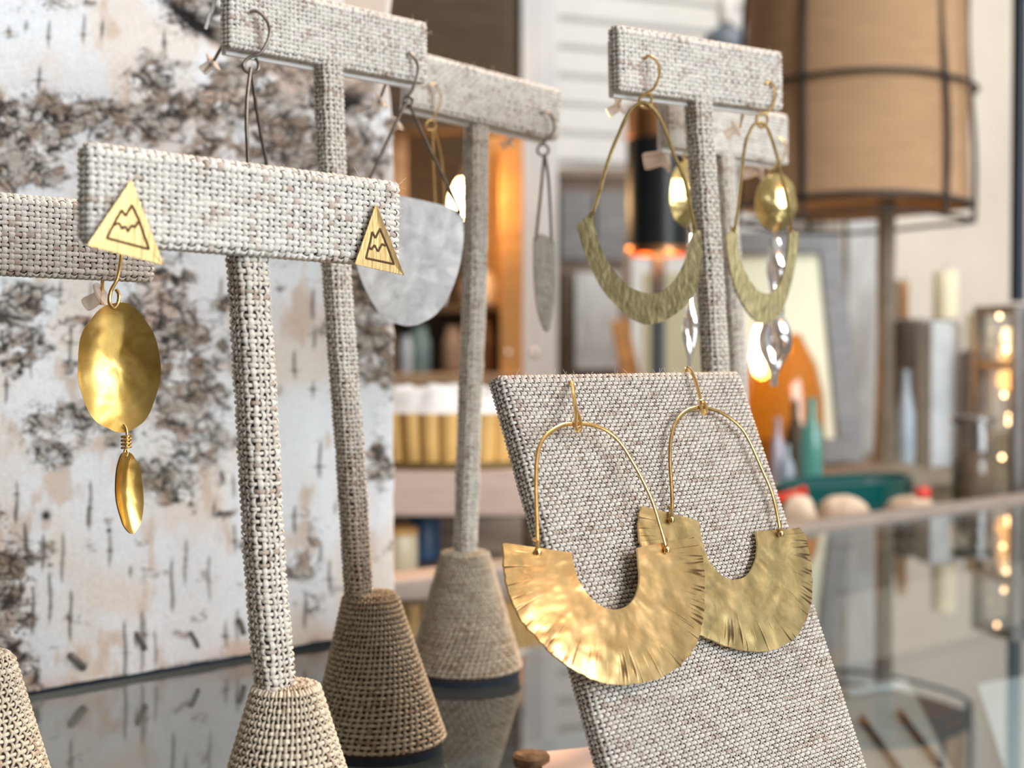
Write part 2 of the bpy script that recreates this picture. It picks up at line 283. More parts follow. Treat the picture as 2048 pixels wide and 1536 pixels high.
# ------------------------------------------------------------------ mesh building
class M:
    def __init__(s): s.v = []; s.f = []; s.mi = []; s.c = []; s.st = []; s.n = 0
    def add(s, v, f, mi=0, c=None, st=None):
        v = np.asarray(v, float).reshape(-1, 3); k = len(v)
        s.v.append(v)
        if isinstance(f, np.ndarray):
            s.f.append(f + s.n); s.mi.append(np.full(len(f), mi))
        else:
            for q in f: s.f.append(np.array([q]) + s.n)
            s.mi.append(np.full(len(f), mi))
        s.c.append(np.ones((k, 3)) if c is None else np.asarray(c, float).reshape(-1, 3))
        s.st.append(np.zeros((k, 2)) if st is None else np.asarray(st, float).reshape(-1, 2))
        s.n += k; return s
    def grid(s, p, mi=0, closed_u=False, closed_v=False, flip=False, c=None, st=None):
        p = np.asarray(p); a, b = p.shape[:2]
        i, j = np.meshgrid(np.arange(a if closed_u else a - 1), np.arange(b if closed_v else b - 1), indexing='ij')
        i2, j2 = (i + 1) % a, (j + 1) % b
        q = np.stack([i * b + j, i2 * b + j, i2 * b + j2, i * b + j2], -1).reshape(-1, 4)
        if flip: q = q[:, ::-1]
        return s.add(p.reshape(-1, 3), q, mi, None if c is None else np.asarray(c).reshape(-1, 3), None if st is None else np.asarray(st).reshape(-1, 2))
    def tube(s, pts, r, seg=8, mi=0, c=None, flat=1.0, fdir=None):
        pts = np.asarray(pts, float); n = len(pts); r = np.broadcast_to(np.asarray(r, float), (n,))
        t = np.gradient(pts, axis=0); t /= np.linalg.norm(t, axis=1)[:, None] + 1e-12
        up = np.array([0.31, -0.9, 0.3]) if fdir is None else np.asarray(fdir, float)
        A = np.cross(t, up); A /= np.linalg.norm(A, axis=1)[:, None] + 1e-9
        B = np.cross(A, t)
        th = np.linspace(0, 2 * math.pi, seg, endpoint=False)
        ring = pts[:, None] + r[:, None, None] * (np.cos(th)[None, :, None] * A[:, None] + flat * np.sin(th)[None, :, None] * B[:, None])
        s.grid(ring, mi, closed_v=True, flip=True, c=None if c is None else np.broadcast_to(c, ring.shape))
        for k, rev in ((0, False), (n - 1, True)):
            idx = list(range(seg)); s.add(ring[k], [tuple(idx[::-1] if rev else idx)], mi, None if c is None else np.broadcast_to(c, (seg, 3)))
        return s
    def box(s, cx, cy, cz, sx, sy, sz, mi=0, ax=None, bev=0.0):
        """box with chamfered edges, axes ax = (right, back, up)"""
        ax = np.eye(3) if ax is None else np.asarray(ax); b = min(bev, sx * .45, sy * .45, sz * .45)
        import bmesh
        bm = bmesh.new(); bmesh.ops.create_cube(bm, size=1.0)
        for v in bm.verts: v.co = (v.co.x * sx, v.co.y * sy, v.co.z * sz)
        if b > 0: bmesh.ops.bevel(bm, geom=bm.edges[:], offset=b, segments=2, affect='EDGES', profile=0.6)
        bm.verts.index_update()
        v = np.array([x.co[:] for x in bm.verts]); f = [tuple(q.index for q in p.verts) for p in bm.faces]; bm.free()
        return s.add(np.array([cx, cy, cz]) + v @ ax, f, mi)
    def lathe(s, c, prof, seg=40, mi=0, cap=True, ax=None, wob=0.0):
        """profile of (radius, height) turned about a vertical axis through c"""
        prof = np.asarray(prof, float); th = np.linspace(0, 2 * math.pi, seg, endpoint=False)
        k = 1 + wob * (np.sin(3 * th) * .6 + np.sin(7 * th + 1) * .4)
        p = np.stack([prof[:, :1] * np.cos(th) * k, prof[:, :1] * np.sin(th) * k, np.repeat(prof[:, 1:], seg, 1)], -1)
        if ax is not None: p = p @ np.asarray(ax)
        p = p + np.asarray(c)
        s.grid(p, mi, closed_v=True, flip=True)
        if cap:
            if prof[0, 0] > 1e-6: s.add(p[0], [tuple(range(seg))[::-1]], mi)
            if prof[-1, 0] > 1e-6: s.add(p[-1], [tuple(range(seg))], mi)
        return s
    def build(s, name, mats, parent=None, smooth=True, kind=None):
        v = np.concatenate(s.v); off = np.zeros(3)
        q = parent
        while q is not None: off = off + np.array(q.location[:]); q = q.parent
        me = bpy.data.meshes.new(name)
        counts = []; idx = []
        for f in s.f:
            counts.append(np.full(len(f), f.shape[1])); idx.append(f.reshape(-1))
        counts = np.concatenate(counts); idx = np.concatenate(idx)
        if parent is None: loc = np.array([v[:, 0].mean(), v[:, 1].mean(), v[:, 2].min()]); off = loc
        me.vertices.add(len(v)); me.vertices.foreach_set('co', (v - off).reshape(-1).astype(np.float32))
        me.loops.add(len(idx)); me.loops.foreach_set('vertex_index', idx.astype(np.int32))
        me.polygons.add(len(counts)); st = np.concatenate([[0], np.cumsum(counts)[:-1]])
        me.polygons.foreach_set('loop_start', st.astype(np.int32))
        for m in (mats if isinstance(mats, (list, tuple)) else [mats]): me.materials.append(m)
        me.polygons.foreach_set('material_index', np.concatenate(s.mi).astype(np.int32))
        me.update(calc_edges=True)
        c = np.concatenate(s.c); a = me.color_attributes.new('tint', 'FLOAT_COLOR', 'POINT')
        a.data.foreach_set('color', np.concatenate([c, np.ones((len(c), 1))], 1).reshape(-1).astype(np.float32))
        t = np.concatenate(s.st)
        if t.any():
            a = me.attributes.new('st', 'FLOAT_VECTOR', 'POINT'); a.data.foreach_set('vector', np.concatenate([t, np.zeros((len(t), 1))], 1).reshape(-1).astype(np.float32))
        if smooth: me.shade_smooth()
        else: me.shade_flat()
        if smooth and len(v) < 60000:
            try: me.set_sharp_from_angle(angle=math.radians(42))
            except Exception: pass
        me.validate()
        o = bpy.data.objects.new(name, me); COL.objects.link(o)
        if parent is not None: o.parent = parent
        else: o.location = off
        if kind: o['kind'] = kind
        return o

def thing(name, label, cat, loc, group=None):
    o = bpy.data.objects.new(name, None); o.empty_display_size = 0.01; COL.objects.link(o); o.location = [float(x) for x in loc]
    return tag(o, label, cat, group)
def tag(o, label, cat, group=None):
    o['label'] = label; o['category'] = cat
    if group: o['group'] = group
    return o
def spline(pts, n=40, closed=False):
    p = np.asarray(pts, float)
    q = np.concatenate([p[-1:], p, p[:2]]) if closed else np.concatenate([2 * p[:1] - p[1:2], p, 2 * p[-1:] - p[-2:-1]])
    segs = len(q) - 3; t = np.linspace(0, segs, n, endpoint=not closed); i = np.minimum(t.astype(int), segs - 1); f = (t - i)[:, None]
    a, b, c, d = q[i], q[i + 1], q[i + 2], q[i + 3]
    return 0.5 * (2 * b + (c - a) * f + (2 * a - 5 * b + 4 * c - d) * f ** 2 + (3 * b - a - 3 * c + d) * f ** 3)
def px3(pts, mapf, n=40, off=0.0):
    s = spline(pts, n); return mapf(s[:, 0], s[:, 1], off) if isinstance(mapf, Plane) else mapf(s[:, 0], s[:, 1])

# ------------------------------------------------------------------ woven burlap: every yarn is geometry
def weave(m, S, u0, u1, v0, v1, pu, pv, even=False, ru=0.315, rv=0.315, amp=0.00022, cu=(0.80, 0.77, 0.71), cv=(0.74, 0.69, 0.62), stray=0.05, mi=1, sub=3, jit=0.12):
    """yarns over the surface S(u, v); pu / pv = yarn spacing across / up"""
    nu = max(2, round((u1 - u0) / pu)); nv = max(2, round((v1 - v0) / pv))
    if even: nu += nu % 2
    pu = (u1 - u0) / nu; pv = (v1 - v0) / nv
    prof = np.array([[-1, -0.55], [-0.62, 0.55], [0, 0.85], [0.62, 0.55], [1, -0.55]])
    def run(n_th, n_cr, p_th, p_cr, a0, b0, width, along_u, col):
        K = n_cr * sub + 1
        s = np.linspace(0, n_cr, K)[None, :]; j = np.arange(n_th)[:, None]
        h = amp * np.clip(1.5 * np.cos(math.pi * (s - 0.5) + math.pi * j) * (1 if along_u else -1), -1, 1)
        wob = (vnoise(s * 0.45 + 31 * j, j * 7.3 + 0 * s, 3 + along_u) - 0.5) * 2 * jit
        th = (j + 0.5 + wob) * p_th + a0
        if even and not along_u: pass
        cr = s * p_cr + b0 + 0 * j
        wd = width * p_th * (0.80 + 0.5 * vnoise(s * 0.35 + 11 * j, j * 3.1 + 0 * s, 8))
        thick = 0.55 * width * min(p_th, p_cr)
        A = th[..., None] + wd[..., None] * prof[:, 0]; B = np.broadcast_to(cr[..., None], A.shape)
        hh = h[..., None] + thick * prof[:, 1]
        uu, vv = (B, A) if along_u else (A, B)
        e_ = 1e-4
        p = S(uu, vv); du = S(uu + e_, vv) - p; dv = S(uu, vv + e_) - p
        nn = np.cross(du, dv); nn /= np.linalg.norm(nn, axis=-1)[..., None] + 1e-15
        q = p + nn * (hh[..., None] + amp + thick * 0.4)
        base = np.array(col)
        tv = 0.86 + 0.24 * vnoise(s * 0.22 + 5 * j, j * 5.7 + 0 * s, 5)
        c = base * tv[..., None]
        br = sstep(0.80 - stray * 2, 0.98 - stray * 2, vnoise(s * 0.30 + 3 * j, j * 9.1 + 0 * s, 21)) * 0.8
        c = c * (1 - br[..., None] * (1 - np.array([0.62, 0.50, 0.45])))
        c = np.broadcast_to(c[:, :, None, :], q.shape)
        T, K_, W = q.shape[:3]
        i0 = (np.arange(T)[:, None, None] * K_ + np.arange(K_ - 1)[None, :, None]) * W + np.arange(W - 1)[None, None, :]
        f = np.stack([i0, i0 + W, i0 + W + 1, i0 + 1], -1).reshape(-1, 4)
        if along_u: f = f[:, ::-1]
        m.add(q.reshape(-1, 3), f[:, ::-1], mi, c.reshape(-1, 3))
    run(nv, nu, pv, pu, v0, u0, rv, True, cu)
    run(nu, nv, pu, pv, u0, v0, ru, False, cv)
def core_grid(m, S, u0, u1, v0, v1, a, b, mi=0):
    u, v = np.meshgrid(np.linspace(u0, u1, a), np.linspace(v0, v1, b), indexing='ij'); m.grid(S(u, v), mi)

def roundover(s, r):
    t = np.clip(s, 0, r * math.pi / 2)
    x = np.where(s <= 0, s, r * np.sin(t / r)); y = np.where(s <= 0, 0, r * (1 - np.cos(t / r))) + np.maximum(0, s - r * math.pi / 2)
    return x, y
def slab_surface(O, ux, uv, un, W, Hh, r, depth, hemtop=True):
    """cloth pulled over the front of a slab: u across (0 = middle), v up (0 = middle); folds back over every edge"""
    hw, hh = W / 2 - r, Hh / 2 - r
    def S(u, v):
        xs, dx = roundover(np.abs(u) - hw, r); zs, dz = roundover(np.abs(v) - hh, r)
        x = np.sign(u) * (hw + xs); z = np.sign(v) * (hh + zs)
        d = np.minimum(np.maximum(dx, dz), depth)
        return O + x[..., None] * ux + z[..., None] * uv - d[..., None] * un
    return S
def fuzz(m, pts, dirs, n, L, col=(0.72, 0.62, 0.5), mi=1):
    for _ in range(n):
        k = rng.integers(len(pts)); d = dirs[k] + rng.normal(0, 0.6, 3); d /= np.linalg.norm(d)
        l = L * rng.uniform(0.4, 1.3); b = rng.normal(0, 0.35, 3)
        t = np.linspace(0, 1, 5)[:, None]
        m.tube(pts[k] + l * (t * d + t * t * b), 0.00004, 4, mi, np.array(col))

def make_bar(root, lx, lt, lb, ld, rx, rt, rb, rd, thick=0.0042, pu=0.00148, pv=0.00118, tint=1.0):
    a0, a1, b0, b1 = P(lx, lt, ld), P(lx, lb, ld), P(rx, rt, rd), P(rx, rb, rd)
    O = (a0 + a1 + b0 + b1) / 4
    ux = (b0 + b1 - a0 - a1) / 2; W = np.linalg.norm(ux); ux /= W
    uz = (a0 + b0 - a1 - b1) / 2; uz -= ux * (uz @ ux); Hh = np.linalg.norm(uz); uz /= Hh
    un = np.cross(ux, uz)
    S = slab_surface(O, ux, uz, un, W, Hh, 0.0009, thick)
    m = M(); e_ = thick + 0.0004
    core_grid(m, S, -W / 2 - e_, W / 2 + e_, -Hh / 2 - e_, Hh / 2 + e_, 60, 24)
    weave(m, S, -W / 2 - e_ * .8, W / 2 + e_ * .8, -Hh / 2 - e_ * .7, Hh / 2 + e_ * .7, pu, pv, cu=np.array((0.79, 0.77, 0.71)) * tint, cv=np.array((0.80, 0.78, 0.73)) * tint, ru=0.36, rv=0.36, amp=0.00036)
    xs = np.linspace(-W / 2, W / 2, 30)
    fuzz(m, O + xs[:, None] * ux + uz * Hh / 2, np.repeat(uz[None], 30, 0), 34, 0.0016)
    fuzz(m, O + W / 2 * ux + np.linspace(-.5, .5, 8)[:, None] * Hh * uz, np.repeat(ux[None], 8, 0), 12, 0.0014)
    bar = m.build('bar', [MT['core'], MT['yarn']], root)
    m = M(); bo = O - un * (thick + 0.0009)
    m.box(*(bo - uz * (0.0022 if ld > .35 else 0.0007)), W * 0.97, 0.0022, Hh * 0.97, 0, (ux, -un, uz), 0.0004)
    bk = m.build('backing_strip', MT['white_plastic'], bar, smooth=False); bk['label'] = 'white plastic backing strip'
    return dict(O=O, ux=ux, uz=uz, un=un, W=W, H=Hh, plane=Plane(0, 0, 0, 0, n=un, p0=O))

def make_stand(name, label, bar, stem_px, stem_d, cone_px, base_px, base_d, r_top, r_base, tint=1.0, shear=0.35, r_stem=0.0029, ctint=1.0):
    base_c = G(*[np.float64(base_px), np.float64(700 + F * H / base_d)]); base_c[2] = 0
    root = thing('earring_stand', label, 'jewelry stand', base_c, 'burlap T-bar earring stands')
    B = make_bar(root, *bar, tint=tint)
    # stem
    top = P(np.array([p[0] for p in stem_px], float), np.array([p[1] for p in stem_px], float), np.array(stem_d, float))
    top[0] = top[0] + B['uz'] * 0.002 - B['un'] * 0.0028
    for k in range(1, len(top)): top[k] -= B['un'] * 0.0028 * (1 - k / (len(top) - 1))
    path = spline(top, 60); L = np.concatenate([[0], np.cumsum(np.linalg.norm(np.diff(path, axis=0), axis=1))]); Lt = L[-1]
    def Sst(u, v):                                    # u = angle * r, v = length along
        ang = u / r_stem; k = np.clip(v, 0, Lt)
        c = np.stack([np.interp(k, L, path[:, i]) for i in range(3)], -1)
        ca, sa = np.cos(ang), np.sin(ang); q = (np.abs(ca) ** 5 + np.abs(sa) ** 5) ** (-1 / 5.0)
        rr = r_stem * q * (1 + 0.08 * (vnoise(v * 300, u * 0 + base_px, 2) - .5))
        return c + (rr * ca)[..., None] * B['ux'] + (rr * sa)[..., None] * B['un']
    C = 2 * math.pi * r_stem; m = M()
    # path runs downwards, so angle is reversed to keep the yarns outside
    Sr = lambda u, v: Sst(u, v)
    core_grid(m, lambda u, v: Sst(-u, v), 0, C, 0, Lt, 25, 50)
    Sw = Sr
    weave(m, Sw, 0, C, 0, Lt, 0.00120, 0.00125, even=True, cu=np.array((0.74, 0.69, 0.60)) * tint, cv=np.array((0.78, 0.75, 0.68)) * tint, stray=0.06, jit=0.2, ru=0.29, rv=0.29, amp=0.00032)
    seam = path[5:-3]; fuzz(m, seam - B['ux'] * r_stem * 1.05, np.repeat(-B['ux'][None], len(seam), 0), 40, 0.0011)
    for k in range(16):                               # cut weft ends sticking out of the seam
        q = seam[rng.integers(8, len(seam))] - B['ux'] * r_stem + B['un'] * r_stem * rng.uniform(-.6, .8)
        m.tube(q + np.linspace(0, 1, 4)[:, None] * (np.array([-1, 0, rng.uniform(-.5, .5)]) * rng.uniform(.0005, .0012)), 0.00032, 6, 1, np.array((0.62, 0.54, 0.44)))
    m.build('stem', [MT['core'], MT['yarn']], root)
    # cone
    tc_ = P(np.float64(cone_px[0]), np.float64(cone_px[1]), np.float64(base_d)); bh = 0.0032
    bc = base_c + np.array([0, 0, bh]); Hc = tc_[2] - bh
    Lc = math.hypot(Hc, r_base - r_top)
    def Sc(u, v):
        t = v / Lc; tt = np.clip(t, 0, 1); ang = u + shear * t
        edge = np.clip((t - 1) * Lc, 0, r_top * 0.95)
        low = np.clip(-v, 0, 0.0006)
        r_ = r_base + (r_top - r_base) * tt - edge - low * 0.5
        c = bc + (tc_ - bc) * tt[..., None] - np.array([0, 0, 1.0]) * low[..., None] + np.array([0, 0, 1.0]) * (0.0003 * np.clip(edge / 0.001, 0, 1))[..., None]
        return c + r_[..., None] * np.stack([np.cos(ang), np.sin(ang), 0 * ang], -1)
    m = M(); top_v = Lc + r_top * 0.8
    core_grid(m, Sc, 0, 2 * math.pi, -0.0006, top_v, 60, 30)
    nth = 2 * math.pi * (r_base * .62 + r_top * .38)
    pu_ = 0.00165 / nth * 2 * math.pi
    weave(m, Sc, 0, 2 * math.pi, 0.0002, top_v, pu_, 0.00142, even=True, cu=np.array((0.64, 0.57, 0.45)) * tint * ctint, cv=np.array((0.55, 0.48, 0.37)) * tint * ctint, ru=0.25, rv=0.255, stray=0.05, amp=0.00042)
    base = m.build('base', [MT['core'], MT['yarn']], root)
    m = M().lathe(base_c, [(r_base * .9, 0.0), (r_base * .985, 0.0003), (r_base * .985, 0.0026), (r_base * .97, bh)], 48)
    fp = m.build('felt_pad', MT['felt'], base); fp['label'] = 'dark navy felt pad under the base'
    B['root'] = root
    return B
BAR = {}
BAR[1] = make_stand('s', 'short burlap stand in front, its bar holding two gold triangle studs', (183, 294, 476, .256, 793, 371, 525, .305),
    [(508, 508), (522, 800), (535, 1130), (553, 1400)], [.283, .284, .285, .286], (572, 1378), 575, .287, 0.0062, 0.0185, ctint=1.25)
BAR[2] = make_stand('s', 'tall burlap stand whose bar at the top holds the grey silver half-disc', (463, -38, 88, .375, 850, 50, 161, .426),
    [(668, 128), (679, 500), (704, 900), (719, 1210)], [.40, .40, .399, .398], (741, 1192), 757, .40, 0.0070, 0.0184, tint=0.97, shear=0.6)
BAR[3] = make_stand('s', 'burlap stand second from back on the left, bar behind the silver half-disc', (822, 104, 207, .451, 1116, 182, 276, .50),
    [(964, 240), (957, 560), (944, 800), (930, 1120)], [.476, .48, .485, .49], (930, 1108), 930, .49, 0.0076, 0.0190, tint=0.97, shear=0.9)
BAR[4] = make_stand('s', 'burlap stand behind the leaning board, bar holding two brass crescents', (1241, 57, 174, .395, 1561, 108, 217, .440),
    [(1408, 180), (1424, 480), (1436, 760), (1446, 1160)], [.418, .419, .42, .42], (1450, 1150), 1452, .42, 0.0070, 0.0184, tint=1.0)
BAR[5] = make_stand('s', 'smallest looking burlap stand at the back right holding shiny gold ovals', (1341, 185, 288, .460, 1573, 234, 325, .515),
    [(1457, 295), (1470, 560), (1476, 760), (1484, 1060)], [.487, .488, .49, .49], (1486, 1050), 1488, .49, 0.0070, 0.0184, tint=1.0)
BAR[0] = make_stand('s', 'burlap stand cut off by the left edge, bar holding a gold oval drop', (-520, 350, 515, .272, 303, 417, 558, .333),
    [(-84, 530), (-75, 800), (-66, 1100), (-50, 1330)], [.302, .302, .302, .302], (-48, 1318), -52, .302, 0.0070, 0.0200, tint=0.93, ctint=1.3)

m = M(); tp = P(np.array([432., 428, 424, 418, 415, 411]), np.array([-6., 8, 22, 32, 44, 58]), np.array([.380] * 6)); m.tube(np.concatenate([[BAR[2]['O'] - BAR[2]['ux'] * BAR[2]['W'] * .49 + BAR[2]['uz'] * .006], spline(tp, 24)]), .0005, 7, 0, np.array((.86, .84, .80))); m.build('loose_thread', MT['yarn'], BAR[2]['root'])
# ------------------------------------------------------------------ leaning burlap display board
tl = P(np.float64(1005), np.float64(750), np.float64(.300)); lean = np.array([-.0233, .025, .083]); lean /= np.linalg.norm(lean)
W_ = 0.0800; top_mid = tl + UB * W_ / 2; top_mid[2] = 0.1068
Hp = (top_mid[2] - 0.0022) / lean[2]
Op = top_mid - lean * Hp / 2; NP = np.cross(UB, lean); NP /= np.linalg.norm(NP)
S = slab_surface(Op, UB, lean, NP, W_, Hp, 0.0014, 0.0040)
board = thing('display_board', 'leaning burlap covered board with two large hammered brass hoop earrings', 'jewelry stand', Op - lean * Hp / 2)
m = M(); core_grid(m, S, -W_ / 2 - .006, W_ / 2 + .006, -Hp / 2 - .002, Hp / 2 + .006, 60, 60)
weave(m, S, -W_ / 2 - .0055, W_ / 2 + .0055, -Hp / 2 - .0012, Hp / 2 + .0055, 0.00098, 0.00090, cu=(0.74, 0.705, 0.65), cv=(0.58, 0.535, 0.48), ru=0.26, rv=0.335, amp=0.00030, stray=0.05, sub=3)
xs = np.linspace(-W_ / 2, W_ / 2, 60)
fuzz(m, Op + xs[:, None] * UB + lean * Hp / 2, np.repeat(lean[None], 60, 0), 50, 0.0014)
cov = m.build('cover', [MT['core'], MT['yarn']], board)
m = M().box(*(Op - NP * 0.0048), W_ * .96, .0018, Hp * .96, 0, (UB, -NP, lean), .0006); m.build('back_panel', MT['brown_wood'], board)
ft = Op - NP * .05 - lean * Hp / 2; ft[2] = 0.0
m = M(); s0 = Op - NP * .0065 - lean * Hp * .12; s1 = np.array([s0[0] - NP[0] * .022, s0[1] - NP[1] * .022, .0015])
dv_ = s1 - s0; Ls = np.linalg.norm(dv_); dv_ /= Ls; nn_ = np.cross(UB, dv_)
m.box(*((s0 + s1) / 2), .034, .002, Ls, 0, (UB, nn_, dv_), .0005); m.build('easel_strut', MT['brown_wood'], board)
PANEL = Plane(0, 0, 0, 0, n=NP, p0=Op)

# ------------------------------------------------------------------ jewellery helpers
def plate(m, A, Bc, mapf, thick=0.0006, nt=18, ns=110, bulge=None, ham=0.0, edge=0.0, mi=0, seed=0):
    a = spline(A, ns); b = spline(Bc, ns); t = np.linspace(0, 1, nt)
    q = a[:, None] * (1 - t)[None, :, None] + b[:, None] * t[None, :, None]
    if edge: q[:, 0] += edge * (np.stack([vnoise(np.arange(ns) * .7, np.zeros(ns), seed), vnoise(np.arange(ns) * .7, np.ones(ns) * 9, seed)], -1) - .5)
    n = mapf.n
    p = mapf(q[..., 0], q[..., 1])
    s_ = np.linspace(0, 1, ns)[:, None]; tt = 1 - t[None, :]
    off = np.zeros(p.shape[:2])
    if bulge: off = off + bulge(s_, tt)
    if ham: off = off + ham * (fbm(q[..., 0] / 26, q[..., 1] / 26, 3, seed) - .5)
    st = np.stack(np.broadcast_arrays(s_, tt), -1)
    p = on_bowed(q[..., 0], q[..., 1], mapf, off)
    f_ = p + n * thick / 2; k_ = p - n * thick / 2
    m.grid(f_, mi, st=st); m.grid(k_, mi, flip=True, st=st)
    for i0, i1 in ((f_[0], k_[0]), (f_[-1], k_[-1]), (f_[:, 0], k_[:, 0]), (f_[:, -1], k_[:, -1])):
        m.grid(np.stack([i0, i1]), mi, st=np.full((2, len(i0), 2), (0.5, 0.05)))
    return m
def dish(m, cx, cy, rx, ry, tilt, mapf, depth, thick=0.0005, ham=0.0, seed=0, mi=0, egg=0.0):
    th = np.linspace(0, 2 * math.pi, 72, endpoint=False); r = np.linspace(0.02, 1, 22)
    X = rx * np.cos(th)[:, None] * r * (1 + egg * np.sin(th)[:, None]); Y = ry * np.sin(th)[:, None] * r
    a = math.radians(tilt); px = cx + X * math.cos(a) - Y * math.sin(a); py = cy + X * math.sin(a) + Y * math.cos(a)
    wob = 1 + 0.012 * np.sin(5 * th + seed) + 0.01 * np.sin(9 * th)
    px = cx + (px - cx) * wob[:, None]; py = cy + (py - cy) * wob[:, None]
    p = mapf(px, py); off = -depth * (1 - r[None, :] ** 2) + ham * (fbm(px / 22, py / 22, 2, seed) - .5)
    f_ = p + mapf.n * off[..., None]; k_ = f_ - mapf.n * thick
    m.grid(f_, mi, closed_u=True); m.grid(k_, mi, closed_u=True, flip=True); m.grid(np.stack([f_[:, -1], k_[:, -1]]), mi, closed_v=True)
    m.add(f_[:, 0], [tuple(range(72))], mi); m.add(k_[:, 0], [tuple(range(72))[::-1]], mi)
    return m
def ring3(c, r, n, mapf):
    t = np.linspace(0, 2 * math.pi, n); return np.stack([c[0] + r * np.cos(t), c[1] + r * np.sin(t)], -1)
def stopper(root, x, y, d, dx=-1.0, dy=.6, s=1.0):
    """clear rubber earring back: a small bell with a flange and a bore"""
    c = P(np.float64(x), np.float64(y), np.float64(d)); a = np.array([dx, 0.1, -dy]); a /= np.linalg.norm(a)
    b = np.cross(a, [0, 1, 0]); b /= np.linalg.norm(b); e2 = np.cross(b, a); k = 0.0013 * s
    m = M().lathe(c, [(.3 * k, -1.9 * k), (1.0 * k, -1.9 * k), (1.15 * k, -1.5 * k), (1.0 * k, .2 * k), (1.3 * k, .6 * k), (2.1 * k, .95 * k), (2.1 * k, 1.3 * k), (1.0 * k, 1.55 * k), (.3 * k, 1.55 * k)], 24, ax=(b, e2, -a))
    o = m.build('stopper', MT['clear'], root); o['label'] = 'clear rubber stopper on the hook end'
def wirepart(name, root, runs, mt, r=0.00042, seg=8, flat=1.0, fdir=None):
    m = M()
    for p in runs: m.tube(p, r, seg, flat=flat, fdir=fdir)
    return m.build(name, MT[mt], root)
def behind(px_a, d_a, px_b, d_b, n=12):
    return P(np.linspace(px_a[0], px_b[0], n), np.linspace(px_a[1], px_b[1], n), np.linspace(d_a, d_b, n))

# ---- two big hammered hoops on the board
def big_hoop(label, off, outer, inner, hoop, hook, loop, mt, wm, bow, seed):
    pl = Plane(0, 0, 0, 0, n=NP, p0=Op + NP * off)
    r0 = pl(np.float64(outer[len(outer) // 2][0]), np.float64(outer[len(outer) // 2][1]))
    root = thing('earring', label, 'earring', r0, 'hammered brass hoop earrings on the board')
    m = M(); plate(m, outer, inner, pl, 0.0005, 26, 150, bow, 0.0005, 2.5, seed=seed); m.build('crescent_plate', MT[mt], root)
    h = px3(hoop, pl, 80, 0.0009)
    h[0] -= NP * .0012; h[-1] -= NP * .0012
    wirepart('wire_arch', root, [h], wm, 0.00046, 10, 0.75, NP)
    for e_ in (hoop[0], hoop[-1]):
        m = M(); c = pl(np.float64(e_[0]), np.float64(e_[1]), 0.0012); m.lathe(c - np.array([0, 0, .0007]), [(.0001, 0), (.0006, .0002), (.00075, .0007), (.0006, .0012), (.0001, .0014)], 14)
        q = pl(np.float64(e_[0] - 7), np.float64(e_[1] - 20), 0.0); m.tube(np.stack([c, q + NP * .0009, pl(np.float64(e_[0] - 8), np.float64(e_[1] - 28), 0.0008)]), .00036, 8)
        m.build('end_knot', MT[wm], root)
    hs = spline(hook, 30); ho = .0008 - np.clip(np.linspace(1, -.6, 30), 0, 1) ** 1.2 * (off + .0012); hk = np.array([pl(a_[0], a_[1], o_) for a_, o_ in zip(hs, ho)])
    lp = px3(loop, pl, 24, 0.0014)
    wirepart('hook', root, [np.concatenate([hk, lp])], 'wire_gold', 0.00044)
    return root
o6a = [(1005, 1086), (1008, 1141), (1018, 1189), (1042, 1240), (1076, 1278), (1100, 1305), (1141, 1336), (1186, 1360), (1223, 1369), (1264, 1369), (1309, 1360), (1346, 1341), (1374, 1315), (1398, 1271), (1407, 1216), (1408, 1155), (1402, 1105), (1386, 1074)]
i6a = [(1142, 1106), (1148, 1135), (1156, 1160), (1170, 1184), (1190, 1205), (1212, 1217), (1234, 1219), (1256, 1210), (1271, 1190), (1278, 1160), (1276, 1125), (1273, 1096)]
big_hoop('front hammered brass hoop earring on the leaning board, brighter warm gold, overlapping the other', 0.0052, o6a, i6a,
    [(1076, 1105), (1074, 1042), (1072, 960), (1076, 905), (1090, 874), (1121, 852), (1152, 848), (1182, 850), (1213, 861), (1240, 885), (1264, 922), (1285, 960), (1305, 1004), (1322, 1059), (1334, 1100)],
    [(1141, 762), (1144, 768), (1147, 789), (1151, 816), (1152, 840), (1151, 856)], [(1153, 822), (1160, 838), (1162, 852), (1158, 862), (1152, 856), (1151, 840)], 'brass', 'wire_gold',
    lambda s, t: 0.0028 * np.sin(math.pi * s) * (0.35 + 0.65 * t) - 0.0042 * np.clip(1 - s / .45, 0, 1) ** 1.3 * (0.4 + .8 * t) - .0010 * t ** 3, 4)
o6b = [(1282, 1012), (1276, 1040), (1277, 1070), (1283, 1100), (1297, 1155), (1325, 1215), (1362, 1252), (1402, 1271), (1450, 1291), (1500, 1303), (1550, 1299), (1590, 1275), (1613, 1235), (1623, 1190), (1621, 1130), (1612, 1078), (1597, 1056)]
i6b = [(1396, 1042), (1400, 1066), (1405, 1090), (1418, 1124), (1442, 1151), (1466, 1160), (1493, 1151), (1508, 1126), (1514, 1096), (1511, 1063)]
big_hoop('rear hammered brass hoop earring on the leaning board, duller olive gold', 0.0022, o6b, i6b,
    [(1343, 1040), (1344, 1010), (1343, 973), (1340, 922), (1343, 871), (1357, 837), (1377, 820), (1401, 815), (1428, 820), (1456, 833), (1483, 857), (1500, 885), (1521, 932), (1545, 990), (1562, 1068)],
    [(1371, 742), (1374, 736), (1380, 739), (1387, 752), (1394, 772), (1400, 796), (1401, 812)], [(1401, 800), (1408, 806), (1412, 818), (1409, 828), (1403, 822), (1400, 810)], 'brass_olive', 'wire',
    lambda s, t: 0.0016 * np.sin(math.pi * s) * (0.35 + 0.65 * t) - .0006 * t ** 3, 9)

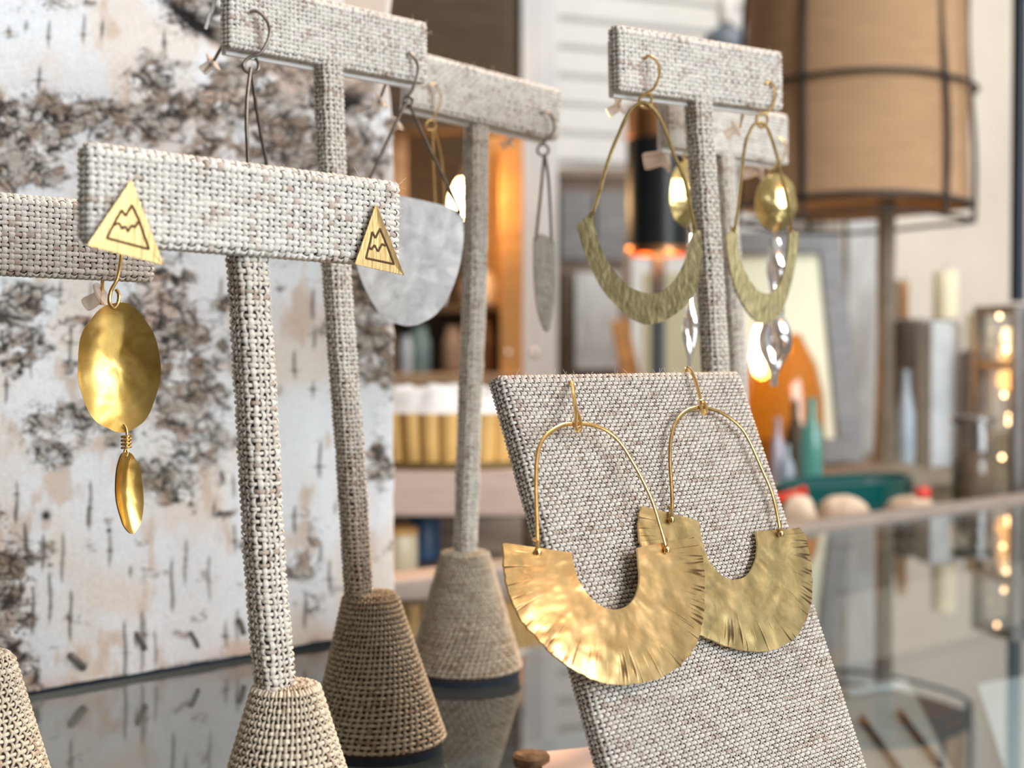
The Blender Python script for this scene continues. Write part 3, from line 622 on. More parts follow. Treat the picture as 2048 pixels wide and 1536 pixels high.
# ---- brass crescents on the stand behind the board
def crescent(label, pl, outer, inner, hoop, hook, loop, tail, td, stop):
    r0 = pl(np.float64(outer[5][0]), np.float64(outer[5][1]))
    root = thing('earring', label, 'earring', r0, 'brass crescent earrings on the stand behind the board')
    m = M(); plate(m, outer, inner, pl, 0.0007, 14, 120, None, 0.0001, 0.8, seed=3); m.build('crescent_plate', MT['brass_dull'], root)
    h = px3(hoop, pl, 80, 0.0006); h[0] -= pl.n * .0009; h[-1] -= pl.n * .0009
    m = M().tube(h, .00052, 8)
    for e_ in (hoop[0], hoop[-1]):
        c = pl(np.float64(e_[0]), np.float64(e_[1])); m.tube(np.stack([c + pl.n * .0008, c - pl.n * .0004, c - pl.n * .0011 + np.array([0, 0, .0014])]), .0004, 8)
    m.build('wire_arch', MT['wire'], root)
    hk = px3(hook, pl, 40); lp = px3(loop, pl, 30)
    tl_ = behind(*tail)
    wirepart('hook', root, [np.concatenate([tl_[::-1], hk, lp])], 'wire_gold', .00042)
    stopper(root, *stop, td)
b4 = BAR[4]; f4 = Plane(0, 0, 0, 0, n=b4['un'], p0=b4['O'] + b4['un'] * .0011)
pa = Plane(1290, 190, float(f4(np.float64(1290), np.float64(150))[1]) - .001, 0)
crescent('left brass crescent earring hanging wide open on the stand behind the board', pa,
    [(1152, 450), (1170, 508), (1197, 567), (1226, 605), (1258, 634), (1290, 649), (1323, 644), (1355, 625), (1381, 599), (1396, 570), (1404, 526), (1402, 461)],
    [(1186, 420), (1190, 450), (1197, 480), (1214, 521), (1241, 558), (1270, 579), (1299, 587), (1326, 581), (1352, 555), (1372, 514), (1386, 460)],
    [(1184, 432), (1197, 390), (1217, 319), (1238, 267), (1255, 229), (1270, 211), (1288, 205), (1302, 214), (1317, 231), (1331, 261), (1349, 311), (1370, 363), (1391, 462)],
    [(1289, 116), (1297, 112), (1307, 116), (1317, 131), (1318, 152), (1308, 176), (1290, 188), (1279, 197)], [(1279, 197), (1278, 208), (1287, 215), (1299, 214), (1303, 200), (1299, 188), (1290, 190)],
    ((1250, 150), .409, (1237, 216), .41), -1.0, (1231, 217, .41))
pb = Plane(1531, 226, float(f4(np.float64(1534), np.float64(170))[1]) - .001, 35)
crescent('right brass crescent earring turned narrow on the stand behind the board', pb,
    [(1452, 470), (1456, 517), (1469, 573), (1490, 617), (1513, 643), (1531, 647), (1548, 640), (1566, 614), (1583, 561), (1595, 491), (1595, 464)],
    [(1472, 456), (1476, 508), (1492, 549), (1510, 576), (1528, 587), (1545, 584), (1560, 564), (1569, 532), (1575, 496), (1577, 463)],
    [(1468, 464), (1475, 425), (1481, 366), (1490, 293), (1501, 261), (1510, 248), (1525, 246), (1537, 261), (1551, 302), (1563, 352), (1575, 404), (1583, 464)],
    [(1533, 166), (1540, 163), (1548, 176), (1551, 193), (1542, 217), (1531, 226), (1521, 227)], [(1531, 226), (1535, 238), (1532, 250), (1522, 254), (1513, 246), (1514, 234), (1522, 227)],
    ((1492, 190), .437, (1480, 256), .437), -1.0, (1464, 262, .437))

# ---- silver half-disc, and its edge-on partner, on the tall stand
b2 = BAR[2]; f2 = Plane(0, 0, 0, 0, n=b2['un'], p0=b2['O'] + b2['un'] * .0010)
d2 = float(f2(np.float64(820), np.float64(110))[1])
def half_disc(label, pl, top, bot, runs, hookruns, mt, mat_wire, stop, td, grp, wr=.00052):
    root = thing('earring', label, 'earring', pl(np.float64(bot[len(bot) // 2][0]), np.float64(bot[len(bot) // 2][1])), grp)
    m = M(); plate(m, bot, top, pl, .0006, 20, 80, lambda s, t: -.0012 * np.sin(math.pi * s) * t + 0, .00012, 0.8, seed=6); m.build('half_disc', MT[mt], root)
    wirepart('wire_legs', root, runs, mat_wire, wr); wirepart('hook', root, hookruns, mat_wire, wr * .88)
    if stop: stopper(root, *stop, td)
p2b = Plane(820, 190, d2 - .0012, 5)
half_disc('frosted grey silver half-disc earring hanging behind the front stand', p2b,
    [(708, 402), (735, 392), (765, 390), (795, 391), (841, 400), (883, 410), (912, 420), (925, 433)],
    [(707, 410), (707, 470), (712, 519), (720, 552), (737, 591), (763, 630), (795, 648), (828, 651), (867, 633), (893, 601), (916, 545), (927, 480), (926, 436)],
    [px3([(813, 203), (790, 250), (760, 315), (738, 362), (722, 405)], p2b, 30, .0008), px3([(819, 208), (835, 245), (870, 320), (900, 380), (921, 428)], p2b, 30, .0008)],
    [px3([(816, 104), (822, 110), (830, 118), (836, 137), (831, 163), (821, 186), (806, 199)], p2b, 30), px3(ring3((816, 203), 9, 16, None), p2b, 20), behind((778, 150), d2 + .012, (755, 212), d2 + .014)],
    'silver', 'wire_dark', (757, 207, d2 + .014), -.7, 'silver half-disc earrings')
d2a = float(f2(np.float64(502), np.float64(60))[1])
p2a = Plane(502, 131, d2a - .001, 62)
half_disc('dark wired half-disc earring seen edge-on at the far end of the tall bar', p2a,
    [(489, 392), (502, 388), (520, 388), (538, 394)], [(488, 398), (489, 470), (498, 560), (513, 610), (528, 570), (537, 480), (538, 400)],
    [px3([(502, 135), (497, 170), (494, 203), (493, 250), (496, 326), (496, 400)], p2a, 30), px3([(504, 148), (509, 190), (516, 234), (525, 285), (535, 340), (533, 400)], p2a, 30)],
    [px3([(499, 24), (510, 22), (523, 29), (537, 50), (538, 75), (521, 106), (500, 114), (487, 128), (490, 141), (502, 146), (515, 141), (517, 128), (511, 116)], Plane(510, 70, d2a - .001, 12), 60), behind((462, 60), d2a + .0075, (428, 121), d2a + .009), behind((428, 121), d2a + .009, (408, 144), d2a + .0095)],
    'silver_h', 'wire_dark', (418, 131, d2a + .009), -.8, 'silver half-disc earrings')
# ---- bar of the stand behind it
b3 = BAR[3]; f3 = Plane(0, 0, 0, 0, n=b3['un'], p0=b3['O'] + b3['un'] * .0010)
d3b = float(f3(np.float64(1090), np.float64(230))[1]); p3b = Plane(1090, 290, d3b - .002, 66)
half_disc('hammered silver half-disc earring seen edge-on beside the wooden post', p3b,
    [(1068, 475), (1078, 468), (1092, 472), (1107, 484)], [(1068, 480), (1069, 560), (1078, 632), (1094, 664), (1104, 630), (1108, 560), (1107, 490)],
    [px3([(1088, 312), (1083, 370), (1077, 430), (1072, 478)], p3b, 30), px3([(1090, 312), (1097, 360), (1101, 430), (1103, 486)], p3b, 30)],
    [px3([(1082, 225), (1094, 224), (1104, 234), (1108, 260), (1095, 277), (1082, 290)], Plane(1090, 260, d3b - .002, 15), 40), px3(ring3((1086, 300), 11, 18, None), Plane(1090, 260, d3b - .002, 15), 20), behind((1035, 262), d3b + .008, (1018, 284), d3b + .01)],
    'silver_h', 'wire_dark', (1014, 286, d3b + .01), -1., 'hammered silver earrings on the farther stand')
d3a = float(f3(np.float64(862), np.float64(170))[1]); p3a = Plane(868, 255, d3a - .002, 60)
half_disc('hammered silver earring on thin gold wire mostly hidden behind the grey half-disc', p3a,
    [(868, 452), (880, 446), (893, 448), (905, 456)], [(867, 458), (868, 530), (878, 592), (890, 614), (899, 585), (905, 520), (905, 462)],
    [px3([(869, 258), (878, 290), (884, 320), (888, 370), (890, 455)], p3a, 30), px3([(866, 260), (867, 320), (870, 380), (874, 455)], p3a, 30)],
    [px3([(859, 170), (868, 167), (877, 180), (881, 202), (874, 222), (866, 240)], Plane(868, 200, d3a - .002, 15), 40), px3(ring3((862, 250), 10, 18, None), Plane(868, 200, d3a - .002, 15), 20), behind((812, 205), d3a + .006, (792, 248), d3a + .008)],
    'silver_h', 'wire_gold', (789, 252, d3a + .008), -.8, 'hammered silver earrings on the farther stand', .0003)

# ---- gold oval drop on the left stand
b0 = BAR[0]; f0 = Plane(0, 0, 0, 0, n=b0['un'], p0=b0['O'] + b0['un'] * .001)
d0 = float(f0(np.float64(236), np.float64(500))[1]) - .002
po = Plane(236, 600, d0, 22); ps = Plane(255, 900, d0, 52)
root = thing('earring', 'large gold oval earring with a small oval drop, in front of the birch', 'earring', po(np.float64(260), np.float64(1065)))
m = M(); dish(m, 238, 735, 83, 130, -2, po, .0034, ham=.0002, seed=2); od = m.build('oval_disc', MT['gold'], root)
m = M(); dish(m, 260, 985, 27, 82, -4, ps, .0020, ham=.0002, seed=5); m.build('drop_disc', MT['gold'], root)
wirepart('hook', root, [np.concatenate([behind((209, 480), d0 + .012, (203, 610), d0 + .010)[::-1], px3([(243, 470), (243, 500), (240, 530), (234, 559), (222, 582), (219, 605), (228, 616), (236, 606), (238, 590), (232, 578)], po, 50, .0012)])], 'wire_gold', .00042)
th = np.linspace(0, 2 * math.pi * 3.5, 70)
hel = np.stack([253 + 9 * np.cos(th), np.linspace(870, 896, 70)], -1)
q = po(hel[:, 0], hel[:, 1]) + np.sin(th)[:, None] * po.n * .0009
wirepart('wire_wrap', root, [q, px3([(247, 848), (252, 856), (254, 870), (253, 890), (255, 905), (253, 912), (249, 905), (252, 895)], po, 30, .0004)], 'wire_gold', .0003)
stopper(root, 192, 598, d0 + .011, -.9, .5, 1.2)

# ---- gold ovals with twisted silver drops on the back stand
b5 = BAR[5]; f5 = Plane(0, 0, 0, 0, n=b5['un'], p0=b5['O'] + b5['un'] * .001)
def oval_drop(label, cx, cy, rx, ry, yaw, hook, hx, hy, tw, twist_x, y0, y1, wpx):
    d = float(f5(np.float64(hx), np.float64(hy))[1]) - .002
    pl = Plane(cx, cy, d, yaw); root = thing('earring', label, 'earring', pl(np.float64(cx), np.float64(y1)), 'gold oval earrings with twisted silver drops')
    m = M(); dish(m, cx, cy, rx, ry, 0, pl, -.0034, ham=.0008, seed=cx); m.build('oval_disc', MT['pale_gold'], root)
    wirepart('hook', root, [px3(hook, Plane(hx, hy, d, 10), 30)], 'wire_gold', .00036)
    wirepart('link', root, [px3([(twist_x - 2, cy + ry - 4), (twist_x, cy + ry + 8), (twist_x + 2, y0 + 4)], pl, 12)], 'wire_gold', .00036)
    # twisted double ribbon
    m = M(); n = 90; t = np.linspace(0, 1, n); ys = y0 + (y1 - y0) * t
    c = P(np.full(n, twist_x + 0.0) + tw * np.sin(t * 5), ys, np.full(n, d)); wd = wpx / F * d
    for ph in (0, math.pi):
        env = np.clip(np.sin(math.pi * (t * .97 + .015)), 0, 1) ** .6 * (0.62 + .38 * np.cos((t - .68) * math.pi * 3.4))
        a = t * math.pi * 2.4 + ph + .5
        u_ = np.stack([np.cos(a), np.sin(a), 0 * a], -1)
        m.tube(c + u_ * (wd * .30 * env)[:, None], wd * (.10 + .26 * env), 12, flat=.55, fdir=(0.2, -1, .1))
    m.build('twisted_drop', MT['silver_b'], root)
    return root, d
r1, d1 = oval_drop('left shiny gold oval earring half behind the rear stem', 1371, 388, 31, 66, 48, [(1380, 244), (1388, 248), (1392, 268), (1386, 290), (1372, 305), (1366, 315), (1376, 322), (1384, 312)], 1380, 250, 1.5, 1381, 468, 742, 30)
stopper(r1, 1316, 318, d1 + .006, -1.0, .2, 1.9)
r2, d2_ = oval_drop('right shiny gold oval earring with twisted silver drop by the tan lampshade', 1552, 405, 42, 58, 14, [(1558, 276), (1568, 282), (1571, 300), (1560, 325), (1540, 340), (1537, 350), (1545, 355), (1550, 345)], 1560, 280, 3, 1551, 478, 772, 62)
stopper(r2, 1506, 340, d2_ + .006, -1.0, .3, 1.7)

# ---- triangle studs with an engraved peak
b1 = BAR[1]; f1 = Plane(0, 0, 0, 0, n=b1['un'], p0=b1['O'] + b1['un'] * .0016)
def stud(label, tri, outline, zig):
    v = np.array(tri, float); c = v.mean(0); root = thing('earring', label, 'earring', f1(np.float64(c[0]), np.float64(v[:, 1].max())), 'gold triangle studs with an engraved mountain')
    pts = []
    for k in range(3):
        a, b, d = v[k - 1], v[k], v[(k + 1) % 3]
        u1_ = (a - b) / np.linalg.norm(a - b); u2_ = (d - b) / np.linalg.norm(d - b); r = 6 if k == 0 else 4
        for t in np.linspace(0, 1, 5): pts.append((1 - t) ** 2 * (b + u1_ * r) + 2 * t * (1 - t) * b + t * t * (b + u2_ * r))
    pts = np.array(pts); n = len(pts); m = M()
    ps_ = lambda k, o: f1(c[0] + (pts[:, 0] - c[0]) * k, c[1] + (pts[:, 1] - c[1]) * k, o)
    rings = np.stack([ps_(.99, 0), ps_(1, .0001), ps_(1, .0010), ps_(.985, .0012), ps_(.5, .00125), ps_(.02, .0013)])
    m.grid(rings, 0, closed_v=True); m.add(rings[0], [tuple(range(n))]); m.build('plate', MT['stud'], root)
    m = M()
    def strip(pp, closed=False):
        pp = np.array(pp, float)
        for a, b in zip(pp[:-1], pp[1:]):
            q = np.linspace(0, 1, 6)[:, None] * (b - a) + a; m.tube(f1(q[:, 0], q[:, 1], .00132), .00024, 6)
    strip(outline); strip(zig); en = m.build('engraving', MT['engrave'], root); en['label'] = 'dark engraved mountain outline'
    m = M(); p = f1(np.float64(c[0]), np.float64(c[1])); m.tube(np.stack([p, p - b1['un'] * .008]), .0004, 8); m.build('post', MT['wire_gold'], root)
stud('left gold triangle stud at the blurred near end of the front bar', [(263, 358), (173, 491), (329, 531)],
    [(214, 476), (232, 440), (244, 420), (251, 432), (264, 410), (277, 437), (298, 498), (214, 476)], [(228, 450), (238, 446), (245, 458), (250, 452), (256, 463), (264, 450), (270, 455), (278, 441)])
stud('right gold triangle stud at the far end of the front bar, before the silver disc', [(752, 406), (709, 529), (809, 551)],
    [(732, 516), (738, 494), (745, 464), (751, 476), (760, 457), (776, 495), (788, 528), (732, 516)], [(738, 493), (743, 499), (749, 490), (756, 503), (764, 488), (771, 491)])

# ------------------------------------------------------------------ birch slab behind the stands
BO = P(np.float64(50), np.float64(1397), np.float64(.4575)); BO[2] = 0
e1 = G(np.float64(680), np.float64(1290)); UBk = (e1 - G(np.float64(50), np.float64(1400))); UBk[2] = 0; UBk /= np.linalg.norm(UBk); NBk = np.array([UBk[1], -UBk[0], 0])
u_hi = 0.1545; u_lo = -0.03; zt = 0.262
nu, nz = 470, 660
uu, zz = np.meshgrid(np.linspace(u_lo, u_hi, nu), np.linspace(0, 1, nz), indexing='ij')
zb = 0.0016 + 0.0007 * fbm(uu[:, :1] * 120, uu[:, :1] * 0, 3, 4)
Z = zb + (zt - zb) * zz
p3 = BO + uu[..., None] * UBk + Z[..., None] * np.array([0, 0, 1.0])
X, Y = project(p3)
def blob(cx, cy, rx, ry): return np.exp(-(((X - cx) / rx) ** 2 + ((Y - cy) / ry) ** 2))
R = np.zeros_like(X)
for b in ((60, 255, 150, 70, 1), (170, 250, 90, 60, .8), (30, 330, 120, 45, .9), (300, 165, 70, 60, .6), (330, 230, 80, 60, .8), (420, 260, 90, 70, .8), (470, 180, 110, 60, .8), (600, 250, 150, 110, 1.0), (560, 140, 110, 60, .9), (690, 300, 90, 70, .9), (640, 330, 120, 40, .9),
          (400, 20, 90, 50, .9), (100, 10, 60, 25, .5), (40, 600, 110, 40, .7), (25, 690, 80, 60, .8), (150, 660, 60, 40, .5), (320, 600, 70, 90, 1.0), (360, 730, 80, 130, 1.0), (300, 830, 130, 60, .7), (330, 965, 70, 40, 1.0), (400, 870, 90, 80, .5), (110, 855, 80, 60, .7), (90, 900, 60, 40, .7),
          (8, 1190, 55, 140, 1.0), (20, 1330, 50, 50, .8), (730, 560, 60, 90, .9), (745, 700, 40, 80, .8), (460, 690, 60, 120, .35), (620, 1100, 30, 120, .5), (200, 850, 200, 40, .35), (430, 620, 60, 60, .35), (760, 900, 25, 300, .25)):
    R = np.maximum(R, b[4] * blob(*b[:4]))
fine = fbm(X / 38, Y / 30, 5, 1); mid = fbm(X / 120, Y / 90, 4, 2)
Rm = sstep(0.24, 0.50, R * 0.95 + (fine - .5) * 1.25 + (mid - .5) * .6)
wx = X / 30 + 1.6 * (fbm(X / 40, Y / 40, 3, 5) - .5); wy = Y / 24 + 1.6 * (fbm(X / 40, Y / 40, 3, 6) - .5)
g1, g2 = worley(wx, wy); crack = 1 - sstep(0.0, 0.20, g2 - g1)
h1, h2 = worley(wx * .42 + 7, wy * .40 + 3); crack = np.maximum(crack, 1 - sstep(0.0, 0.12, h2 - h1))
rid = 1 - np.abs(2 * fbm(X / 55, Y / 42, 4, 12) - 1); fiss = np.maximum(sstep(0.955, 0.992, rid), .8 * sstep(.93, .985, 1 - np.abs(2 * fbm(X / 26, Y / 16, 3, 33) - 1)) * sstep(.45, .6, fbm(X / 60, Y / 50, 3, 34)))
speck = sstep(.70, .80, fbm(X / 7, Y / 9, 2, 14))
white = np.array([0.77, 0.805, 0.84]); warm = np.array([0.76, 0.71, 0.66]); tan = np.array([0.60, 0.46, 0.36]); grey = np.array([0.47, 0.445, 0.41]); brown = np.array([0.29, 0.23, 0.18]); dark = np.array([0.03, 0.026, 0.024]); pinkish = np.array([0.66, 0.47, 0.38])
def lerp(a, b, t): return a * (1 - t[..., None]) + b * t[..., None]
C = lerp(np.broadcast_to(white, X.shape + (3,)), warm, sstep(.42, .68, fbm(X / 90, Y / 150, 4, 7)))
C = lerp(C, tan, .75 * sstep(.60, .76, fbm(X / 45, Y / 110, 4, 8)) * (1 - 0.6 * Rm))
low = sstep(60, 0, (1400 - .1746 * (X - 50)) - Y) * sstep(.35, .6, fbm(X / 50, Y / 22, 3, 17)); C = lerp(C, pinkish, .6 * low)
rc = lerp(np.broadcast_to(grey, X.shape + (3,)), brown, sstep(.42, .66, fbm(X / 30, Y / 22, 4, 9)))
rc = lerp(rc, np.array([0.80, 0.80, 0.80]), sstep(.57, .70, fbm(X / 34, Y / 26, 4, 10)))
rc = lerp(rc, pinkish * .9, .5 * sstep(.62, .72, fbm(X / 60, Y / 45, 3, 19)))
rc = lerp(rc, dark, np.clip(crack * sstep(.34, .52, fbm(X / 28, Y / 28, 2, 11)) + fiss, 0, 1) * .95)
C = lerp(C, rc, Rm)
C = lerp(C, dark, .9 * fiss * sstep(.1, .5, R) * (1 - Rm))
C = lerp(C, np.array([.16, .14, .13]), .75 * speck * sstep(.12, .45, R) * (1 - Rm))
hd = Rm * (0.0026 * (fbm(X / 26, Y / 20, 4, 13) - .35)) - 0.0009 * Rm * crack - .0008 * fiss * sstep(.1, .4, R) + .0004 * (mid - .5)
len_ = [(33, 1000, 1050), (51, 1047, 1117), (125, 1066, 1168), (100, 1145, 1250), (66, 1176, 1273), (141, 1180, 1285), (219, 1064, 1137), (344, 1117, 1227), (371, 1078, 1172), (418, 1110, 1203), (250, 1242, 1371), (284, 1219, 1348), (469, 1047, 1109), (482, 1078, 1106), (178, 1012, 1060), (62, 660, 760), (12, 750, 810), (141, 645, 735), (33, 960, 1047), (180, 960, 1060), (51, 1047, 1110), (18, 50, 80), (52, 40, 66), (98, 40, 98), (168, 27, 90), (78, 130, 188), (367, 535, 590), (441, 555, 605), (462, 560, 600), (428, 1000, 1040), (452, 1240, 1300), (590, 700, 760), (640, 880, 960), (625, 760, 800), (300, 720, 780), (240, 900, 960), (500, 620, 680), (610, 1180, 1260), (660, 1120, 1190), (590, 1010, 1070), (120, 560, 600), (205, 40, 80), (330, 60, 110), (300, 290, 300), (360, 210, 260), (395, 190, 230)]
for k in range(26): x_ = rng.uniform(-60, 760); y_ = rng.uniform(-40, 1280); len_.append((x_, y_, y_ + rng.uniform(25, 80)))
for k, (x_, ya, yb) in enumerate(len_):
    sl = (np.abs(X - x_) < 40) & (Y > ya - 40) & (Y < yb + 40)
    xs_, ys_ = X[sl], Y[sl]; t = np.clip((ys_ - ya) / (yb - ya), 0, 1)
    wv = (2.4 + 1.6 * np.sin(math.pi * t)) * (0.7 + .6 * vnoise(ys_ / 9, ys_ * 0 + k, 3))
    a = np.exp(-((xs_ - x_ - 1.5 * np.sin(ys_ / 17)) / wv) ** 2) * sstep(ya - 6, ya + 10, ys_) * sstep(yb + 6, yb - 14, ys_)
    yc = ya + (yb - ya) * random.uniform(.3, .7); br = np.exp(-((ys_ - yc - .02 * (xs_ - x_) ** 2 * .3) / 2.6) ** 2) * np.exp(-((xs_ - x_) / random.uniform(5, 16)) ** 2)
    a = np.clip(a * random.uniform(.65, .95) + br * random.choice((0, .5, .85)), 0, .95)
    C[sl] = lerp(C[sl], np.array([.13, .11, .09]), a); hd[sl] += -.0002 * a
for x_, y_, r_ in ((92, 1031, 9), (40, 745, 6), (218, 1061, 4)):
    C = lerp(C, dark, np.clip(1.6 * np.exp(-((X - x_) ** 2 + (Y - y_) ** 2) / r_ ** 2) * (.5 + fine), 0, 1))
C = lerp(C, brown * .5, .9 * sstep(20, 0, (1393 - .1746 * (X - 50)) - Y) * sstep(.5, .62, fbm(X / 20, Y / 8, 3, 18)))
# a peeled curl with a deep crevice near the upper right
cr_ = np.exp(-(((X - 712) * .82 + (Y - 195) * -.57) / 62) ** 2 - (((X - 712) * .57 + (Y - 195) * .82) / 17) ** 2) + 0.9 * np.exp(-(((X - 392) * .8 + (Y - 42) * .6) / 75) ** 2 - (((X - 392) * -.6 + (Y - 42) * .8) / 13) ** 2)
C = lerp(C, dark * .6, np.clip(1.7 * cr_, 0, 1)); hd -= .003 * np.clip(1.5 * cr_, 0, 1)
cr2 = np.exp(-(((X - 690) * .9 + (Y - 158) * -.3) / 80) ** 2 - ((Y - 160 - .25 * (X - 690)) / 16) ** 2); C = lerp(C, tan * .8, np.clip(cr2, 0, .8)); hd += .0015 * cr2
# the right-hand edge wanders
edge = sstep(u_hi - .004, u_hi, uu); hd -= .004 * edge ** 2
wan = (0.0020 * (fbm(zz * 22, zz * 0, 4, 3) - .5) - 0.0045 * np.exp(-((Y - 120) / 90) ** 2)) * sstep(.11, u_hi, uu)
p3 = p3 + wan[..., None] * UBk + hd[..., None] * NBk
slab = thing('birch_slab', 'upright slab of white birch bark behind the earring stands', 'wood slab', BO + UBk * .06)
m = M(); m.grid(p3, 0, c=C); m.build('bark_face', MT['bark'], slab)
bk = -NBk * .016; m = M()
m.grid(np.stack([p3[-1], p3[-1] + bk])); m.grid(np.stack([p3[0], p3[0] + bk]), flip=True); m.grid(np.stack([p3[:, 0], p3[:, 0] + bk])); m.grid(np.stack([p3[:, -1], p3[:, -1] + bk]), flip=True)
cn = [p3[0, 0] + bk, p3[-1, 0] + bk, p3[-1, -1] + bk, p3[0, -1] + bk]; m.add(np.array(cn), [(3, 2, 1, 0)]); m.build('wood_core', MT['barkside'], slab)
m = M().box(*(BO + UBk * (u_lo + u_hi) / 2 - NBk * .0085 + np.array([0, 0, .0009])), u_hi - u_lo - .006, .014, .0018, 0, (UBk, -NBk, np.array([0, 0, 1.])), .0002); fs = m.build('gap_shade_strip', MT['felt'], slab); fs['label'] = 'added dark strip standing in for the shadow gap under the slab'  # dark strip added as the shade in the gap below the slab
bp = Plane(0, 0, 0, 0, n=NBk, p0=BO + NBk * .0007)
for (xa, ya, xb, yb, r_) in ((275, 1268, 290, 1296, .0008), (383, 1266, 396, 1292, .0006), (480, 1240, 488, 1266, .0007), (143, 1312, 166, 1334, .0012)):
    m = M(); c0_ = bp(np.array([xa, (xa + xb) / 2, xb], float), np.array([ya, (ya + yb) / 2, yb], float)); m.tube(spline(np.stack([c0_[0] - NBk * .001, c0_[0] + NBk * .0003, c0_[1] + NBk * .0006, c0_[2] + NBk * .0003, c0_[2] - NBk * .001]), 16), r_, 8)
    s_ = m.build('staple', MT['zinc'], slab)

# ------------------------------------------------------------------ glass display counter
ca, sa = math.sin(math.radians(49)), math.cos(math.radians(49)); UC = np.array([ca, sa, 0]); NC = np.array([sa, -ca, 0]); ZC = np.array([0, 0, 1.])
def cpt(s, n, z=0.0): return UC * s - NC * n + ZC * z
AX = (UC, -NC, ZC)
NE = 0.5446
counter = thing('display_counter', 'glass topped shop display counter carrying the earring stands', 'counter', cpt(.5, .27, -1.0))
m = M().box(*cpt(.45, (NE - .06) / 2, -.004), 2.5, NE + .06, .008, 0, AX, .0008); m.build('glass_top', MT['glass'], counter, smooth=False)
m = M().box(*cpt(.45, NE + .012, -.0025), 2.5, .022, .011, 0, AX, .0015); m.build('back_rail', MT['rail'], counter, smooth=False)
m = M().box(*cpt(.45, -.07, -.02), 2.5, .02, .05, 0, AX, .002); m.build('front_rail', MT['rail'], counter, smooth=False)
m = M().box(*cpt(.45, .27, -.106), 2.5, NE + .06, .012, 0, AX, .002); m.build('linen_shelf', MT['linen'], counter, smooth=False)
m = M().box(*cpt(.45, .27, -.556), 2.5, NE + .06, .888, 0, AX, .004); m.build('cabinet', MT['brown_wood'], counter, smooth=False)
m = M().box(*cpt(.45, NE + .008, -.056), 2.5, .006, .088, 0, AX, .001); m.build('back_pane', MT['jar_glass'], counter, smooth=False)
# things lying in the case under the glass
def in_case(x, y, z): return on_plane(np.float64(x), np.float64(y), np.array([0, 0, z]), np.array([0, 0, 1.]))
def card(name, label, mt, quad, z, group=None, th=.0012):
    root = thing(name, label, 'jewelry card', in_case(*np.mean(quad, 0), z), group)
    c = np.array([in_case(x, y, z) for x, y in quad]); m = M(); t = c + ZC * th
    m.add(np.concatenate([c, t]), [(3, 2, 1, 0), (4, 5, 6, 7), (0, 1, 5, 4), (1, 2, 6, 5), (2, 3, 7, 6), (3, 0, 4, 7)]); m.build('card', MT[mt], root, smooth=False); return root
zc = -.0985
cr = card('earring_card', 'cream earring card with two dark copper-tipped bars inside the case', 'card', [(1905, 1545), (1690, 1545), (1640, 1385), (1812, 1358)], zc)
m = M().tube(np.array([in_case(1694, 1388, zc + .004), in_case(1806, 1372, zc + .004)]), .0022, 10); m.build('folded_edge', MT['white_card'], cr)
for k, (xa, ya, xb, yb) in enumerate(((1724, 1436, 1800, 1540), (1800, 1424, 1880, 1530))):
    a_, b_ = in_case(xa, ya, zc + .0032), in_case(xb, yb, zc + .0032)
    o = thing('bar_earring', ('left', 'right')[k] + ' slim dark bar earring with copper tip on the cream card', 'earring', b_, 'copper-tipped bar earrings in the case')
    M().tube(np.stack([a_ + (b_ - a_) * t for t in (.12, .5, 1)]), .0016, 10).build('bar', MT['iron'], o); M().tube(np.stack([a_, a_ + (b_ - a_) * .14]), .0019, 10).build('tip', MT['copper'], o)
card('earring_card', 'blank white card at the right edge inside the case', 'white_card', [(2200, 1600), (2015, 1560), (1955, 1372), (2110, 1345)], zc)
card('note_card', 'pinkish card lying below the leaning board at bottom', 'pink_card', [(1330, 1560), (1090, 1570), (1078, 1510), (1290, 1488)], -.004 + .0046, th=.0008)
m = M(); q = G(np.float64(1062), np.float64(1534)); m.lathe(q, [(.0035, 0), (.0048, .0006), (.0050, .0030), (.0042, .0038), (.001, .004)], 20, wob=.08)
tag(m.build('cork_disc', MT['cork']), 'rough brown cork piece at the bottom beside the pinkish card', 'cork')

# ------------------------------------------------------------------ side table behind the counter, and what stands on it
TZ = -.03
tb = thing('side_table', 'olive brown wooden table behind the counter holding lamp and candles', 'table', cpt(1.5, .95, -1.0))
M().box(*cpt(1.6, .955, TZ - .015), 1.75, .72, .03, 0, AX, .004).build('table_top', MT['olivewood'], tb, smooth=False)
for s_ in (.8, 2.4):
    for n_ in (.63, 1.27): M().box(*cpt(s_, n_, -.52), .05, .05, .95, 0, AX, .004).build('leg', MT['olivewood'], tb, smooth=False)
def tpt(x, d, z=TZ): q = P(np.float64(x), np.float64(700), np.float64(d)); q[2] = z; return q
def zpx(y, d): return H - (y - 700) * d / F          # height of a pixel row at a distance (pitch is tiny)
def blob_stone(name, x, y0, y1, wpx, d, mt, label, cat, group, seed, zb=None):
    c = tpt(x, d, zpx(y1, d) if zb is None else zb); h = zpx(y0, d) - c[2]; r = wpx / 2 / F * d
    th = np.linspace(0, 2 * math.pi, 28, endpoint=False); ph = np.linspace(0, math.pi, 16)
    n_ = fbm(np.cos(th)[:, None] * 1.4 + 3 + seed + 0 * ph, np.sin(th)[:, None] * 1.4 + np.cos(ph) * 1.3 + 5, 3, seed)
    k = .72 + .55 * n_
    p = np.stack([r * k * np.cos(th)[:, None] * np.sin(ph) ** .7, r * .8 * k * np.sin(th)[:, None] * np.sin(ph) ** .7, h / 2 + h / 2 * np.cos(ph)[None] * (.9 + .2 * (k - 1)) * np.ones_like(k)], -1) + c
    m = M().grid(p, closed_u=True); return tag(m.build(name, MT[mt]), label, cat, group)
G_ST = 'cream stones behind the counter rail'
blob_stone('stone', 1597, 985, 1042, 74, 1.0, 'stone', 'cream stone half hidden by the right edge of the burlap board', 'stone', G_ST, 2, TZ)
